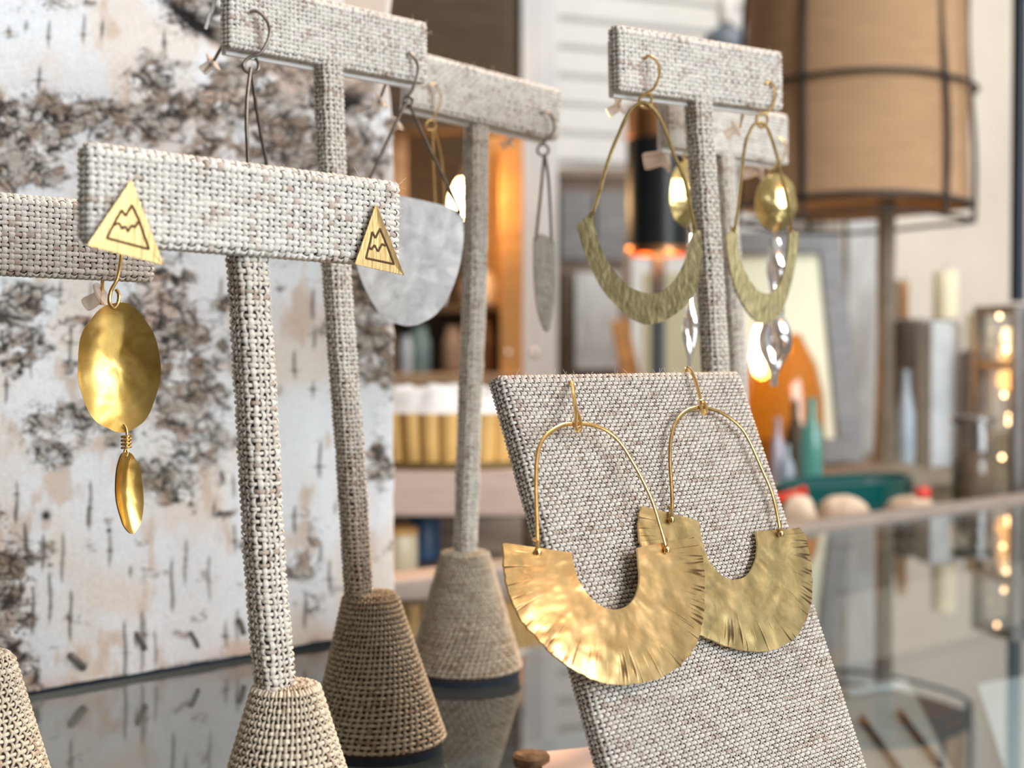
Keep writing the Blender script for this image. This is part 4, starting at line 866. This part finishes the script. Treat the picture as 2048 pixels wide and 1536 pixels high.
blob_stone('stone', 1688, 986, 1042, 108, 1.03, 'stone', 'middle cream stone, blocky, in front of the teal tray', 'stone', G_ST, 5, TZ)
blob_stone('stone', 1822, 988, 1040, 104, 1.09, 'stone', 'right cream stone under the red bead, at the end of the teal tray', 'stone', G_ST, 8, TZ)
# teal tray
c = tpt(1690, 1.19); m = M(); L_ = .14; 
prof = [(.0, .0), (.060, .0), (.066, .004), (.069, .022), (.070, .032), (.067, .033), (.063, .024), (.058, .008), (.0, .006)]
th = np.linspace(0, 2 * math.pi, 48, endpoint=False); ex = np.array(UC) * 1.25; ey = -NC * .5
pr = np.array(prof); p = c + (pr[:, :1] * np.cos(th))[..., None] * ex + (pr[:, :1] * np.sin(th))[..., None] * ey + (pr[:, 1:] + 0 * th)[..., None] * ZC
tr = thing('serving_tray', 'long dark teal glazed tray behind the cream stones', 'tray', c); m.grid(p, closed_v=True, flip=True); m.build('body', MT['tealc'], tr)
rim = c + .0695 * (np.cos(th)[:, None] * ex + np.sin(th)[:, None] * ey) + ZC * .033; M().tube(np.concatenate([rim, rim[:1]]), .0016, 8).build('rim', MT['tealc'], tr)
m = M(); q = P(np.array([1545., 1565, 1590, 1612]), np.array([1000., 995, 988, 982]), np.array([1.06] * 4)); m.tube(spline(q, 16), [.003] + [.0034] * 12 + [.0045, .005, .004], 10)
tag(m.build('red_pepper', MT['red']), 'bright red elongated pod by the left cream stone', 'ornament')
blob_stone('red_bead', 1848, 973, 1000, 34, 1.07, 'red', 'small bright red bead on the right cream stone', 'bead', None, 3)

# big lamp with a burlap shade in a wire cage
LD = 1.44; lc = tpt(1765, LD); shade_c = P(np.float64(1706), np.float64(700), np.float64(LD)); rS = 222 / F * LD
lc = shade_c.copy(); lc[2] = TZ; lc[0] += .033
lampo = thing('table_lamp', 'table lamp with big tan drum shade caged in dark wire', 'lamp', lc)
zb_, zt_ = zpx(418, LD), zpx(-190, LD)
M().lathe((shade_c[0], shade_c[1], 0), [(rS, zb_), (rS * .93, zt_), (rS * .925, zt_), (rS * .99, zb_), (rS, zb_)], 64, cap=False).build('lamp_shade', MT['shade'], lampo)
cage = M()
def cring(z, r, rr): t = np.linspace(0, 2 * math.pi, 65); cage.tube(np.stack([shade_c[0] + r * np.cos(t), shade_c[1] + r * np.sin(t), z + .002 * np.sin(3 * t)], -1), rr, 8)
cring(zpx(190, LD), rS * 1.05, .0024); cring(zb_ + .002, rS * 1.02, .003); cring(zpx(446, LD), rS * 1.01, .0022); cring(zt_, rS * .97, .003)
for a in np.radians([-56, -128, -12, 100, 165]):
    t = np.linspace(0, 1, 14); rr = rS * (1.035 - .09 * t) + .002 * np.sin(9 * t + a); cage.tube(np.stack([shade_c[0] + rr * np.cos(a + .012 * np.sin(7 * t)), shade_c[1] + rr * np.sin(a), zpx(452, LD) + t * (zt_ - zpx(452, LD))], -1), .0026, 8)
cage.build('wire_cage', MT['iron'], lampo)
M().lathe((lc[0], lc[1], 0), [(.07, TZ), (.072, TZ + .012), (.06, TZ + .02), (.012, TZ + .03), (.0095, .05), (.0085, .12), (.0095, zb_ + .06)], 24, wob=.02).build('pole', MT['polegrey'], lampo)
m = M().lathe((shade_c[0], shade_c[1], zb_ + .09), [(.004, -.03), (.02, -.02), (.03, .01), (.024, .04), (.012, .06)], 20); m.build('bulb', MT['white_c'], lampo)

# candle blocks, candles
def block(label, x0, x1, y0, d, mt, name='candle_block', cat='candle holder', group='square candle blocks', dep=None):
    w_ = (x1 - x0) / F * d; c = tpt((x0 + x1) / 2, d); zt2 = zpx(y0, d); dep = dep or w_; root = thing(name, label, cat, c, group)
    a = math.radians(20); ax = (np.array([math.cos(a), math.sin(a), 0]), np.array([-math.sin(a), math.cos(a), 0]), ZC)
    k = math.cos(a) + math.sin(a) * .55
    M().box(c[0], c[1] + dep * .5, (zt2 + TZ) / 2, w_ / k, dep * .6, zt2 - TZ, 0, ax, .002).build('body', MT[mt], root, smooth=False)
    M().box(c[0], c[1] + dep * .5, zt2 + .001, w_ / k * .7, dep * .4, .002, 0, ax, .0004).build('candle_well', MT['zinc'], root, smooth=False); return zt2 + .0025, c + np.array([0, dep * .5, 0])
def taper(label, x, y0, d, wpx, c, z0, mt='candle', fl=False):
    q = c.copy(); q[0] = tpt(x, c[1])[0] if x else c[0]; q[2] = z0; r = wpx / 2 / F * d; h = zpx(y0, d) - z0
    root = thing('candle', label, 'candle', q, 'candles on the side table')
    M().lathe(q, [(r, 0), (r, h * .97), (r * .9, h), (.001, h - .002)], 24).build('wax', MT[mt], root)
    M().tube(np.stack([q + ZC * h, q + ZC * (h + .008)]), .0008, 6).build('wick', MT['iron'], root)
z1, c1 = block('pale mottled square candle block, the tallest one', 1850, 1932, 642, 1.72, 'stone_block')
taper('ivory candle on the tallest pale block', 1890, 540, 1.72, 48, c1, z1)
z2, c2 = block('dark brown square candle block left of the pale one', 1797, 1862, 640, 1.80, 'block_side')
taper('thin amber candle standing on the dark block', 1806, 560, 1.80, 22, c2, z2, 'amberwax')
z3, c3 = block('brown square candle block left of the lantern', 1934, 1992, 702, 1.70, 'brown_wood')
taper('short ivory candle on the brown block beside the lantern', 1955, 625, 1.70, 44, c3, z3)
c = tpt(1812, 1.66); r_ = 17 / F * 1.66
m = M().lathe(c, [(r_, 0), (r_ * 1.05, .03), (r_, .07), (r_ * .5, .095), (r_ * .45, .115), (r_ * .55, .118), (.001, .119)], 24); tag(m.build('bottle', MT['greyblue']), 'slim blue-grey bottle in front of the dark candle block', 'bottle')

# leaning grey frame
FD = 1.66; fr = thing('picture_frame', 'grey wooden picture frame leaning behind the amber jug', 'picture frame', tpt(1590, FD))
cs = [P(np.float64(x), np.float64(y), np.float64(d)) for x, y, d in ((1445, 490, 1.70), (1655, 488, 1.74), (1696, 905, 1.63), (1470, 905, 1.60))]
def beam(m, a, b, w_, t_, nrm):
    u_ = b - a; L0 = np.linalg.norm(u_); u_ /= L0; v_ = np.cross(nrm, u_); v_ /= np.linalg.norm(v_); n2 = np.cross(u_, v_); m.box(*((a + b) / 2), L0, w_, t_, 0, (u_, v_, n2), .003)
nf = np.cross(cs[1] - cs[0], cs[3] - cs[0]); nf /= np.linalg.norm(nf)
for k in range(4):
    m = M(); a, b = cs[k], cs[(k + 1) % 4]; e_ = (b - a) / np.linalg.norm(b - a) * .014; beam(m, a - e_, b + e_, .030, .018, nf); m.build('rail', MT['frame_grey'], fr, smooth=False)
m = M(); m.add(np.array([x - nf * s for s in (0, .003) for x in cs]), [(0, 1, 2, 3), (7, 6, 5, 4), (0, 4, 5, 1), (1, 5, 6, 2), (2, 6, 7, 3), (3, 7, 4, 0)]); m.build('print', MT['mirror_print'], fr, smooth=False)
# whitewashed post behind lamp
c = tpt(1722, 1.95); pst = M().box(c[0], c[1], (zpx(300, 1.95) + TZ) / 2, 66 / F * 1.95, .03, zpx(300, 1.95) - TZ, 0, None, .003)
tag(pst.build('plank', MT['pale_wood'], smooth=False), 'whitewashed upright plank between the grey frame and lamp pole', 'plank')
c = tpt(1765, 2.05); pst = M().box(c[0], c[1], (zpx(560, 2.05) + TZ) / 2, 52 / F * 2.05, .03, zpx(560, 2.05) - TZ, 0, None, .003)
tag(pst.build('plank', MT['brown_wood'], smooth=False), 'shorter brown upright plank directly behind the lamp pole', 'plank')

# amber jug lamp
JD = 1.46; c = tpt(1566, JD); k = 84 / F * JD; hj = zpx(668, JD) - TZ
jug = thing('jug_lamp', 'glowing amber glass jug with a lit bulb inside', 'lamp', c)
M().lathe(c, [(k * .8, 0), (k * .98, .006), (k, hj * .3), (k * .96, hj * .6), (k * .8, hj * .8), (k * .5, hj * .95), (k * .42, hj), (k * .40, hj), (k * .47, hj * .94), (k * .76, hj * .79), (k * .92, hj * .6), (k * .95, hj * .3), (k * .92, .01), (.001, .01)], 40, cap=False).build('jug', MT['amber'], jug)
bc_ = P(np.float64(1524), np.float64(705), np.float64(JD - .015)); M().lathe(bc_, [(.001, -.026), (.007, -.022), (.0105, -.006), (.009, .010), (.007, .022), (.006, .026)], 20).build('bulb', MT['bulb'], jug)
lamp('POINT', 'jug_glow', tuple(bc_ - np.array([-.0, .0, .03])), 0.25, (1.0, .62, .28), None, .012, parent=None)
M().lathe((bc_[0], bc_[1], 0), [(.006, bc_[2] + .026), (.006, c[2] + hj)], 12).build('socket', MT['iron'], jug)
def bottle(label, x, y0, y1, wpx, d, mt, group, lean_=0):
    c = tpt(x, d, TZ if y1 is None else zpx(y1, d)); r = wpx / 2 / F * d; h = zpx(y0, d) - c[2]
    m = M().lathe(c, [(r * .9, 0), (r, .004), (r, h * .55), (r * .85, h * .68), (r * .4, h * .8), (r * .36, h * .96), (r * .45, h * .97), (r * .45, h), (.0008, h)], 24)
    return tag(m.build('bottle', MT[mt]), label, 'bottle', group)
GB = 'small bottles before the amber jug'
bottle('teal glass bottle at the right of the amber jug', 1624, 795, None, 46, 1.36, 'teal_glass', GB)
bottle('lilac white bottle in front of the amber jug', 1556, 835, None, 28, 1.36, 'lilac', GB)
bottle('dark brown bottle between the lilac and teal ones', 1590, 800, None, 40, 1.42, 'walnut', GB)
bottle('short blue-grey bottle beside the burlap board edge', 1574, 890, None, 34, 1.30, 'greyblue', GB)

# lantern with fairy lights, rod, jar
ND = 1.33; c = tpt(2045, ND); hw = 58 / F * ND; zT = zpx(612, ND); lan = thing('lantern', 'tall glass lantern with dark metal frame and fairy lights', 'lantern', c)
a = math.radians(18); ax = (np.array([math.cos(a), math.sin(a), 0]), np.array([-math.sin(a), math.cos(a), 0]), ZC); A2 = np.array(ax)
def lp(x, y, z): return c + x * A2[0] + y * A2[1] + z * ZC
hh_ = zT - TZ
for sx in (-1, 1):
    for sy in (-1, 1): M().box(*lp(sx * hw, sy * hw, hh_ / 2), .009, .009, hh_, 0, ax, .001).build('post', MT['zinc'], lan, smooth=False)
for zz_ in (.005, hh_ * .70, hh_ - .004):
    m = M()
    for s_ in (-1, 1): m.box(*lp(0, s_ * hw, zz_), 2 * hw, .008, .008, 0, ax, .001); m.box(*lp(s_ * hw, 0, zz_), .008, 2 * hw, .008, 0, ax, .001)
    m.build('rail', MT['zinc'], lan, smooth=False)
for sx, sy in ((0, -1), (-1, 0), (1, 0), (0, 1)): M().box(*lp(sx * hw, sy * hw, hh_ / 2), .002 if sx else 2 * hw - .01, .002 if sy else 2 * hw - .01, hh_ - .012, 0, ax).build('pane', MT['jar_glass'], lan, smooth=False)
M().box(*lp(0, 0, .004), 2 * hw, 2 * hw, .006, 0, ax, .001).build('floor_plate', MT['zinc'], lan, smooth=False)
fl = thing('fairy_lights', 'string of small warm fairy lights inside the glass lantern', 'string lights', lp(0, 0, .01))
fx = [(1999, 632), (2012, 700), (2016, 735), (2008, 790), (2018, 832), (2017, 845), (2004, 915), (2030, 660), (2042, 770), (2036, 880), (2024, 950)]
fp = [P(np.float64(x), np.float64(y), np.float64(ND + .004 * ((k * 7) % 5 - 2))) for k, (x, y) in enumerate(fx)]
for q in fp: M().lathe(q, [(.0003, -.0022), (.0016, -.0012), (.0018, .0005), (.0012, .002), (.0003, .0026)], 10).build('light', MT['fairy'], fl)
M().tube(spline(np.array(sorted(fp, key=lambda v: -v[2])), 60), .0006, 6).build('cord', MT['zinc'], fl)
m = M().tube(np.stack([lp(0, 0, 0) * [1, 1, 0] + ZC * (zT + .004) + A2[0] * -.006, lp(0, 0, 0) * [1, 1, 0] + ZC * .75 + A2[0] * -.006]), .0068, 14); tag(m.build('hanging_rod', MT['navy']), 'black metal rod rising above the lantern at right edge', 'rod')
JRD = 1.17; c = tpt(1948, JRD); r_ = 42 / F * JRD; zt3 = zpx(838, JRD)
jr = thing('glass_jar', 'clear glass jar with dark fill in front of the lantern', 'jar', c)
M().lathe(c, [(r_ * .9, 0), (r_, .004), (r_, zt3 - TZ - .012), (r_ * .92, zt3 - TZ - .006), (r_ * .92, zt3 - TZ), (r_ * .87, zt3 - TZ), (r_ * .94, zt3 - TZ - .012), (r_ * .94, .006), (.001, .006)], 32, cap=False).build('jar', MT['jar_glass'], jr)
M().lathe(c + ZC * (zt3 - TZ - .003), [(r_ * 1.0, 0), (r_ * 1.04, .002), (r_ * 1.0, .005), (r_ * .9, .005)], 32).build('lid_ring', MT['zinc'], jr)
fi = M().lathe(c + ZC * .007, [(r_ * .88, 0), (r_ * .90, .02), (r_ * .88, .042), (r_ * .4, .05), (.001, .052)], 24, wob=.03).build('seed_fill', MT['seed'], jr); fi['kind'] = 'stuff'
for k, (x, h) in enumerate(((1955, .085), (1966, .075))):
    q = tpt(x, JRD + .006); tag(M().tube(np.stack([q + ZC * .03, q + ZC * h]), .004, 10).build('wooden_stick', MT['walnut']), ('left', 'right')[k] + ' dark stick standing inside the clear jar', 'stick', 'sticks in the glass jar')

# ------------------------------------------------------------------ black lamp and canvas farther back
BD = 2.05; sc_ = P(np.float64(1316), np.float64(700), np.float64(BD)); r_ = 64 / F * BD
FLZ = -1.0
bl = thing('floor_lamp', 'floor lamp with black drum shade and glowing copper rims', 'lamp', (sc_[0], sc_[1], FLZ))
zb2, zt2 = zpx(500, BD), zpx(282, BD)
M().lathe((sc_[0], sc_[1], 0), [(r_, zb2), (r_, zt2)], 48, cap=False).build('outer_shade', MT['black'], bl)
M().lathe((sc_[0], sc_[1], 0), [(r_ * .975, zt2), (r_ * .975, zb2)], 48, cap=False).build('copper_lining', MT['copper'], bl)
m = M().lathe((sc_[0], sc_[1], 0), [(r_ * 1.0, zt2), (r_ * 1.01, zt2 + .002), (r_ * 1.01, zpx(222, BD)), (r_ * .98, zpx(215, BD)), (.004, zpx(214, BD))], 48, cap=False)
band = m.build('copper_band', MT['copper'], bl)
m = M().lathe((sc_[0], sc_[1], 0), [(r_ * 1.02, zb2 - .008), (r_ * 1.03, zb2 - .002), (r_ * .99, zb2 + .004), (r_ * .93, zb2 - .006), (r_ * 1.02, zb2 - .008)], 48, cap=False); m.build('lower_rim', MT['copper'], bl)
M().lathe((sc_[0], sc_[1], 0), [(.12, FLZ), (.12, FLZ + .02), (.010, FLZ + .03), (.0105, zpx(508, BD)), (.008, zt2 - .01)], 20).build('pole', MT['slate'], bl)
M().lathe((sc_[0] + .0, sc_[1] - .02, zb2 + .05), [(.001, -.02), (.012, -.012), (.014, 0), (.008, .02), (.006, .03)], 14).build('bulb', MT['bulb'], bl)
lamp('POINT', 'black_lamp_glow', (sc_[0], sc_[1] - .012, zb2 + .018), 1.0, (1.0, .6, .25), None, .01)

CD = 2.35; ez = thing('easel_canvas', 'pale olive canvas propped on a tan easel behind the black lamp', 'painting', tpt(1370, CD, FLZ))
def flat_box(m, x0, x1, y0, y1, d, th, bev=.003): a_, b_ = P(np.float64(x0), np.float64(y0), np.float64(d)), P(np.float64(x1), np.float64(y1), np.float64(d)); m.box((a_[0] + b_[0]) / 2, d + th / 2, (a_[2] + b_[2]) / 2, abs(b_[0] - a_[0]), th, abs(a_[2] - b_[2]), 0, None, bev); return m
flat_box(M(), 1288, 1470, 545, 800, CD, .03).build('canvas', MT['canvas'], ez, smooth=False)
for (xa, ya, xb, yb) in ((1238, 640, 1330, 1080), (1500, 560, 1560, 1080)):
    m = M(); a_, b_ = P(np.float64(xa), np.float64(ya), np.float64(CD + .04)), P(np.float64(xb), np.float64(yb), np.float64(CD + .04)); b_ = a_ + (b_ - a_) * ((FLZ - a_[2]) / (b_[2] - a_[2])); beam(m, a_, b_, .03, .02, np.array([0, -1., 0])); m.build('leg', MT['honey'], ez, smooth=False)
m = flat_box(M(), 1230, 1520, 800, 822, CD - .01, .06); m.build('ledge', MT['honey'], ez, smooth=False)

# ------------------------------------------------------------------ room shell
wa = math.radians(67); UW = np.array([math.sin(wa), math.cos(wa), 0]); NW = np.array([UW[1], -UW[0], 0])
W0 = P(np.float64(1180), np.float64(700), np.float64(3.0)); W0[2] = 0
def wall(name, s0, s1, off, mt, th=.06, z0=FLZ, z1=2.0, boards=False):
    m = M(); AXW = (UW, -NW, ZC); c = W0 + UW * (s0 + s1) / 2 - NW * (off + th / 2)
    m.box(*(c + ZC * (z0 + z1) / 2), s1 - s0, th, z1 - z0, 0, AXW)
    if boards:
        k = zpx(330, 3.0); pitch = 56 / F * 3.0
        while k < z1: m.box(*(W0 + UW * (s0 + s1) / 2 - NW * (off - .004) + ZC * (k + pitch / 2)), s1 - s0, .016, pitch - .010, 0, AXW, .004); k += pitch
    o = m.build(name, MT[mt], None, smooth=False, kind='structure'); return o
wall('wall_back', -1.6, .62, 0, 'siding', boards=True)
wall('wall_right', .42, 3.2, -.30, 'plaster')
m = M().box(.8, 1.5, FLZ - .02, 7, 7, .04); m.build('floor', MT['floorm'], None, smooth=False, kind='structure')
a_ = P(np.float64(1078), np.float64(700), np.float64(2.55)); m = M().box(a_[0], a_[1], .5, 72 / F * 2.55, .05, 3.0, 0, None, .004); m.build('trim_1', MT['white_paint'], None, smooth=False, kind='structure')
# grey cabinet against the siding
gc = thing('cabinet', 'weathered cabinet against the white siding, right of the post', 'cabinet', tpt(1200, 2.75, FLZ))
def fb(nm, root, x0, x1, y0, y1, d, th, mt, bev=.003): return flat_box(M(), x0, x1, y0, y1, d, th, bev).build(nm, MT[mt], root, smooth=False)
zl = 700 + (H - FLZ) * F / 2.75
fb('body', gc, 1108, 1262, 352, zl, 2.75, .16, 'brown_wood'); fb('top', gc, 1100, 1270, 335, 354, 2.73, .20, 'brown_wood')
fb('door', gc, 1122, 1186, 385, 520, 2.735, .016, 'grey_wood'); fb('door', gc, 1192, 1252, 385, 520, 2.735, .016, 'grey_wood')
fb('drawer', gc, 1150, 1236, 545, 740, 2.735, .016, 'pale_wood'); fb('side_stile', gc, 1112, 1140, 545, 760, 2.737, .016, 'walnut')
# hutch of dark wood with warm bulb
hu = thing('hutch', 'tall dark wooden hutch with orange lit side behind the birch', 'cabinet', tpt(880, 2.4, FLZ))
zl2 = 700 + (H - FLZ) * F / 2.3
fb('back_panel', hu, 640, 1046, -150, 1400, 2.55, .02, 'walnut'); fb('side_panel', hu, 1000, 1046, 255, zl2, 2.30, .24, 'honey'); fb('upper_door', hu, 690, 1030, -160, 236, 2.30, .03, 'walnut'); fb('inner_panel', hu, 962, 1002, 270, 640, 2.5, .03, 'honey')
fb('shelf', hu, 690, 1046, 748, 782, 2.28, .26, 'oak'); fb('shelf', hu, 700, 1040, 612, 626, 2.36, .18, 'walnut'); fb('post', hu, 780, 812, 270, 640, 2.36, .03, 'brown_wood'); fb('rail', hu, 690, 1046, 236, 262, 2.29, .05, 'walnut')
pb_ = thing('pendant_bulb', 'bare glowing bulb hanging in the dark hutch', 'lamp', P(np.float64(930), np.float64(440), np.float64(2.315)))
q = P(np.float64(930), np.float64(400), np.float64(2.315)); kk = 30 / F * 2.315
M().lathe(q, [(.001, -kk * 1.35), (kk * .6, -kk * 1.2), (kk, -kk * .4), (kk * .95, kk * .2), (kk * .6, kk * 1.0), (kk * .42, kk * 1.35)], 24).build('bulb', MT['bulb'], pb_)
M().lathe(q, [(kk * .46, kk * 1.3), (kk * .46, kk * 2.2), (kk * .1, kk * 2.4), (kk * .1, kk * 4.9)], 14).build('socket', MT['iron'], pb_)
lamp('POINT', 'pendant_glow', tuple(q + np.array([0.0, -.06, .0])), 1.3, (1.0, .55, .2), None, .02)
def shelf_pot(label, x, y0, y1, wpx, d, mt, cat='jar'):
    c = P(np.float64(x), np.float64(y1), np.float64(d)); c[2] = P(np.float64(x), np.float64(y1), np.float64(2.28 if y1 > 700 else 2.36))[2]; r = wpx / 2 / F * d; h = (y1 - y0) / F * d
    m = M().lathe(c, [(r * .8, 0), (r, h * .08), (r, h * .7), (r * .7, h * .86), (r * .72, h), (r * .6, h), (.001, h * .97)], 24); return tag(m.build('jar' if cat == 'jar' else cat, MT[mt]), label, cat, 'jars in the hutch')
shelf_pot('dusty teal jar on the hutch shelf below the silver disc', 838, 655, 748, 46, 2.35, 'tealb'); shelf_pot('pale blue-grey jar left of the teal one on the hutch shelf', 812, 672, 748, 26, 2.31, 'greyblue')
shelf_pot('dark jar against the birch edge on the hutch shelf', 782, 668, 748, 30, 2.35, 'walnut'); shelf_pot('brown jar right of centre on the hutch shelf', 905, 655, 748, 40, 2.36, 'brown_wood')
shelf_pot('tall dark jar beside the far stem on the hutch shelf', 966, 640, 748, 50, 2.38, 'seed'); shelf_pot('white ceramic jar on the upper hutch shelf by the stem', 968, 545, 612, 50, 2.38, 'white_c'); shelf_pot('brown jar on the upper hutch shelf behind the far stem', 935, 550, 612, 30, 2.40, 'brown_wood')
for k, (x, y) in enumerate(((1070, 706), (1016, 706))):
    q = P(np.float64(x), np.float64(y), np.float64(2.1)); r_ = (9, 6)[k] / F * 2.1
    th_ = np.linspace(0, math.pi, 10)
    tag(M().lathe(q, np.stack([r_ * np.sin(th_) + 1e-4, -r_ * np.cos(th_)], -1), 16).build('glass_float', MT['silver_b']), ('larger', 'smaller')[k] + ' shiny round bauble hanging before the white post', 'bauble', 'shiny baubles')
    M_c = M().tube(np.stack([q + ZC * r_, q + ZC * .9]), .0004, 5)
    o = M_c.build('cord', MT['zinc'], bpy.data.objects[[o.name for o in COL.objects if o.name.startswith('glass_float')][-1]])
# wooden riser with ribbed basket
RD = .86; ri = thing('riser', 'pinkish wooden riser shelf behind the counter carrying the basket', 'shelf', tpt(900, RD, FLZ))
zl3 = 700 + (H - FLZ) * F / RD
fb('top', ri, 640, 1088, 942, 1034, RD, .145, 'pinkwood', .003); fb('back_panel', ri, 690, 1080, 1034, zl3, RD + .125, .012, 'brown_wood'); fb('leg', ri, 650, 690, 1034, zl3, RD + .01, .03, 'walnut'); fb('leg', ri, 1046, 1086, 1034, zl3, RD + .01, .03, 'walnut')
SZ = zpx(1160, RD); a_, b_ = P(np.float64(692), np.float64(1000), np.float64(RD)), P(np.float64(1044), np.float64(1000), np.float64(RD))
M().box((a_[0] + b_[0]) / 2, RD + .065, SZ - .008, b_[0] - a_[0], .115, .016, 0, None, .002).build('lower_shelf', MT['brown_wood'], ri, smooth=False)
rb = .066; bc2 = P(np.float64(905), np.float64(942), np.float64(RD)); bc2 = np.array([bc2[0] * (RD + .07) / RD, RD + .071, bc2[2] + .0004])
bk_ = thing('basket', 'round yellow ribbed basket filled with white wool', 'basket', bc2)
th = np.linspace(0, 2 * math.pi, 340, endpoint=False); rib = 1 + .05 * (np.abs(np.sin(th * 17)) ** .7 - .6)
hb = .034; pr = np.array([(.93, 0), (.97, .003), (1.0, hb * .5), (1.03, hb), (1.0, hb), (.95, .003)])
p = np.stack([rb * pr[:, :1] * np.cos(th) * rib, rb * pr[:, :1] * np.sin(th) * rib, pr[:, 1:] + 0 * th], -1) + bc2; m = M().grid(p, closed_v=True, flip=True); m.add(p[0], [tuple(range(340))[::-1]]); m.build('body', MT['ribs'], bk_)
t = np.linspace(0, 2 * math.pi, 60); M().tube(np.stack([rb * .97 * np.cos(t), rb * .97 * np.sin(t), 0 * t + .002], -1) + bc2, .0026, 8).build('base_rim', MT['darkrim'], bk_)
th = np.linspace(0, 2 * math.pi, 70, endpoint=False); rr = np.linspace(0.01, 1, 20)
hgt = hb - .004 + .017 * (1 - rr ** 6) + .012 * (fbm(np.cos(th)[:, None] * rr * 5 + 9, np.sin(th)[:, None] * rr * 5 + 9, 3, 5) - .5)
m = M().grid(np.stack([rb * .96 * np.cos(th)[:, None] * rr, rb * .96 * np.sin(th)[:, None] * rr, hgt], -1) + bc2, closed_u=True); wl = tag(m.build('wool_filling', MT['fluff']), 'fluffy white wool heaped in the ribbed basket', 'wool'); wl['kind'] = 'stuff'
c = P(np.float64(798), np.float64(1160), np.float64(.895)); c[2] = SZ; r_ = 38 / F * .895
cn_ = thing('canister', 'cream canister beside the birch edge under the riser', 'canister', c)
h_ = zpx(1046, .895) - c[2]
M().lathe(c, [(r_ * .95, 0), (r_, .002), (r_, h_ * .74), (r_ * .97, h_ * .76)], 32).build('body', MT['cream'], cn_); M().lathe(c + ZC * h_ * .76, [(r_ * 1.02, 0), (r_ * 1.02, h_ * .12), (r_ * .85, h_ * .18), (.001, h_ * .2)], 32).build('lid', MT['honey'], cn_)
q = P(np.float64(848), np.float64(1160), np.float64(.935)); q[2] = SZ; tag(M().lathe(q, [(.008, 0), (.011, .003), (.0115, .026), (.008, .032), (.008, .035), (.001, .035)], 20).build('blue_pot', MT['bluec']), 'small dark blue pot just right of the cream canister', 'pot')
# pendant lamp at the top
q = P(np.float64(1452), np.float64(105), np.float64(2.2)); k = 52 / F * 2.2
pn = thing('pendant_lamp', 'dark dome pendant lamp hanging left of the tan shade', 'lamp', q)
M().lathe(q, [(k, 0), (k * 1.02, .004), (k * .95, k * .35), (k * .7, k * .75), (k * .3, k * 1.0), (k * .16, k * 1.1), (k * .14, k * 1.1), (k * .66, k * .73), (k * .93, 0), (k, 0)], 36, cap=False).build('dome', MT['slate'], pn)
M().lathe(q + ZC * k * 1.1, [(k * .3, 0), (k * .34, k * .3), (k * .26, k * 1.0), (k * .1, k * 1.2)], 20).build('cap', MT['white_c'], pn); M().tube(np.stack([q + ZC * k * 2.2, q + ZC * 1.2]), .003, 8).build('cord', MT['zinc'], pn)
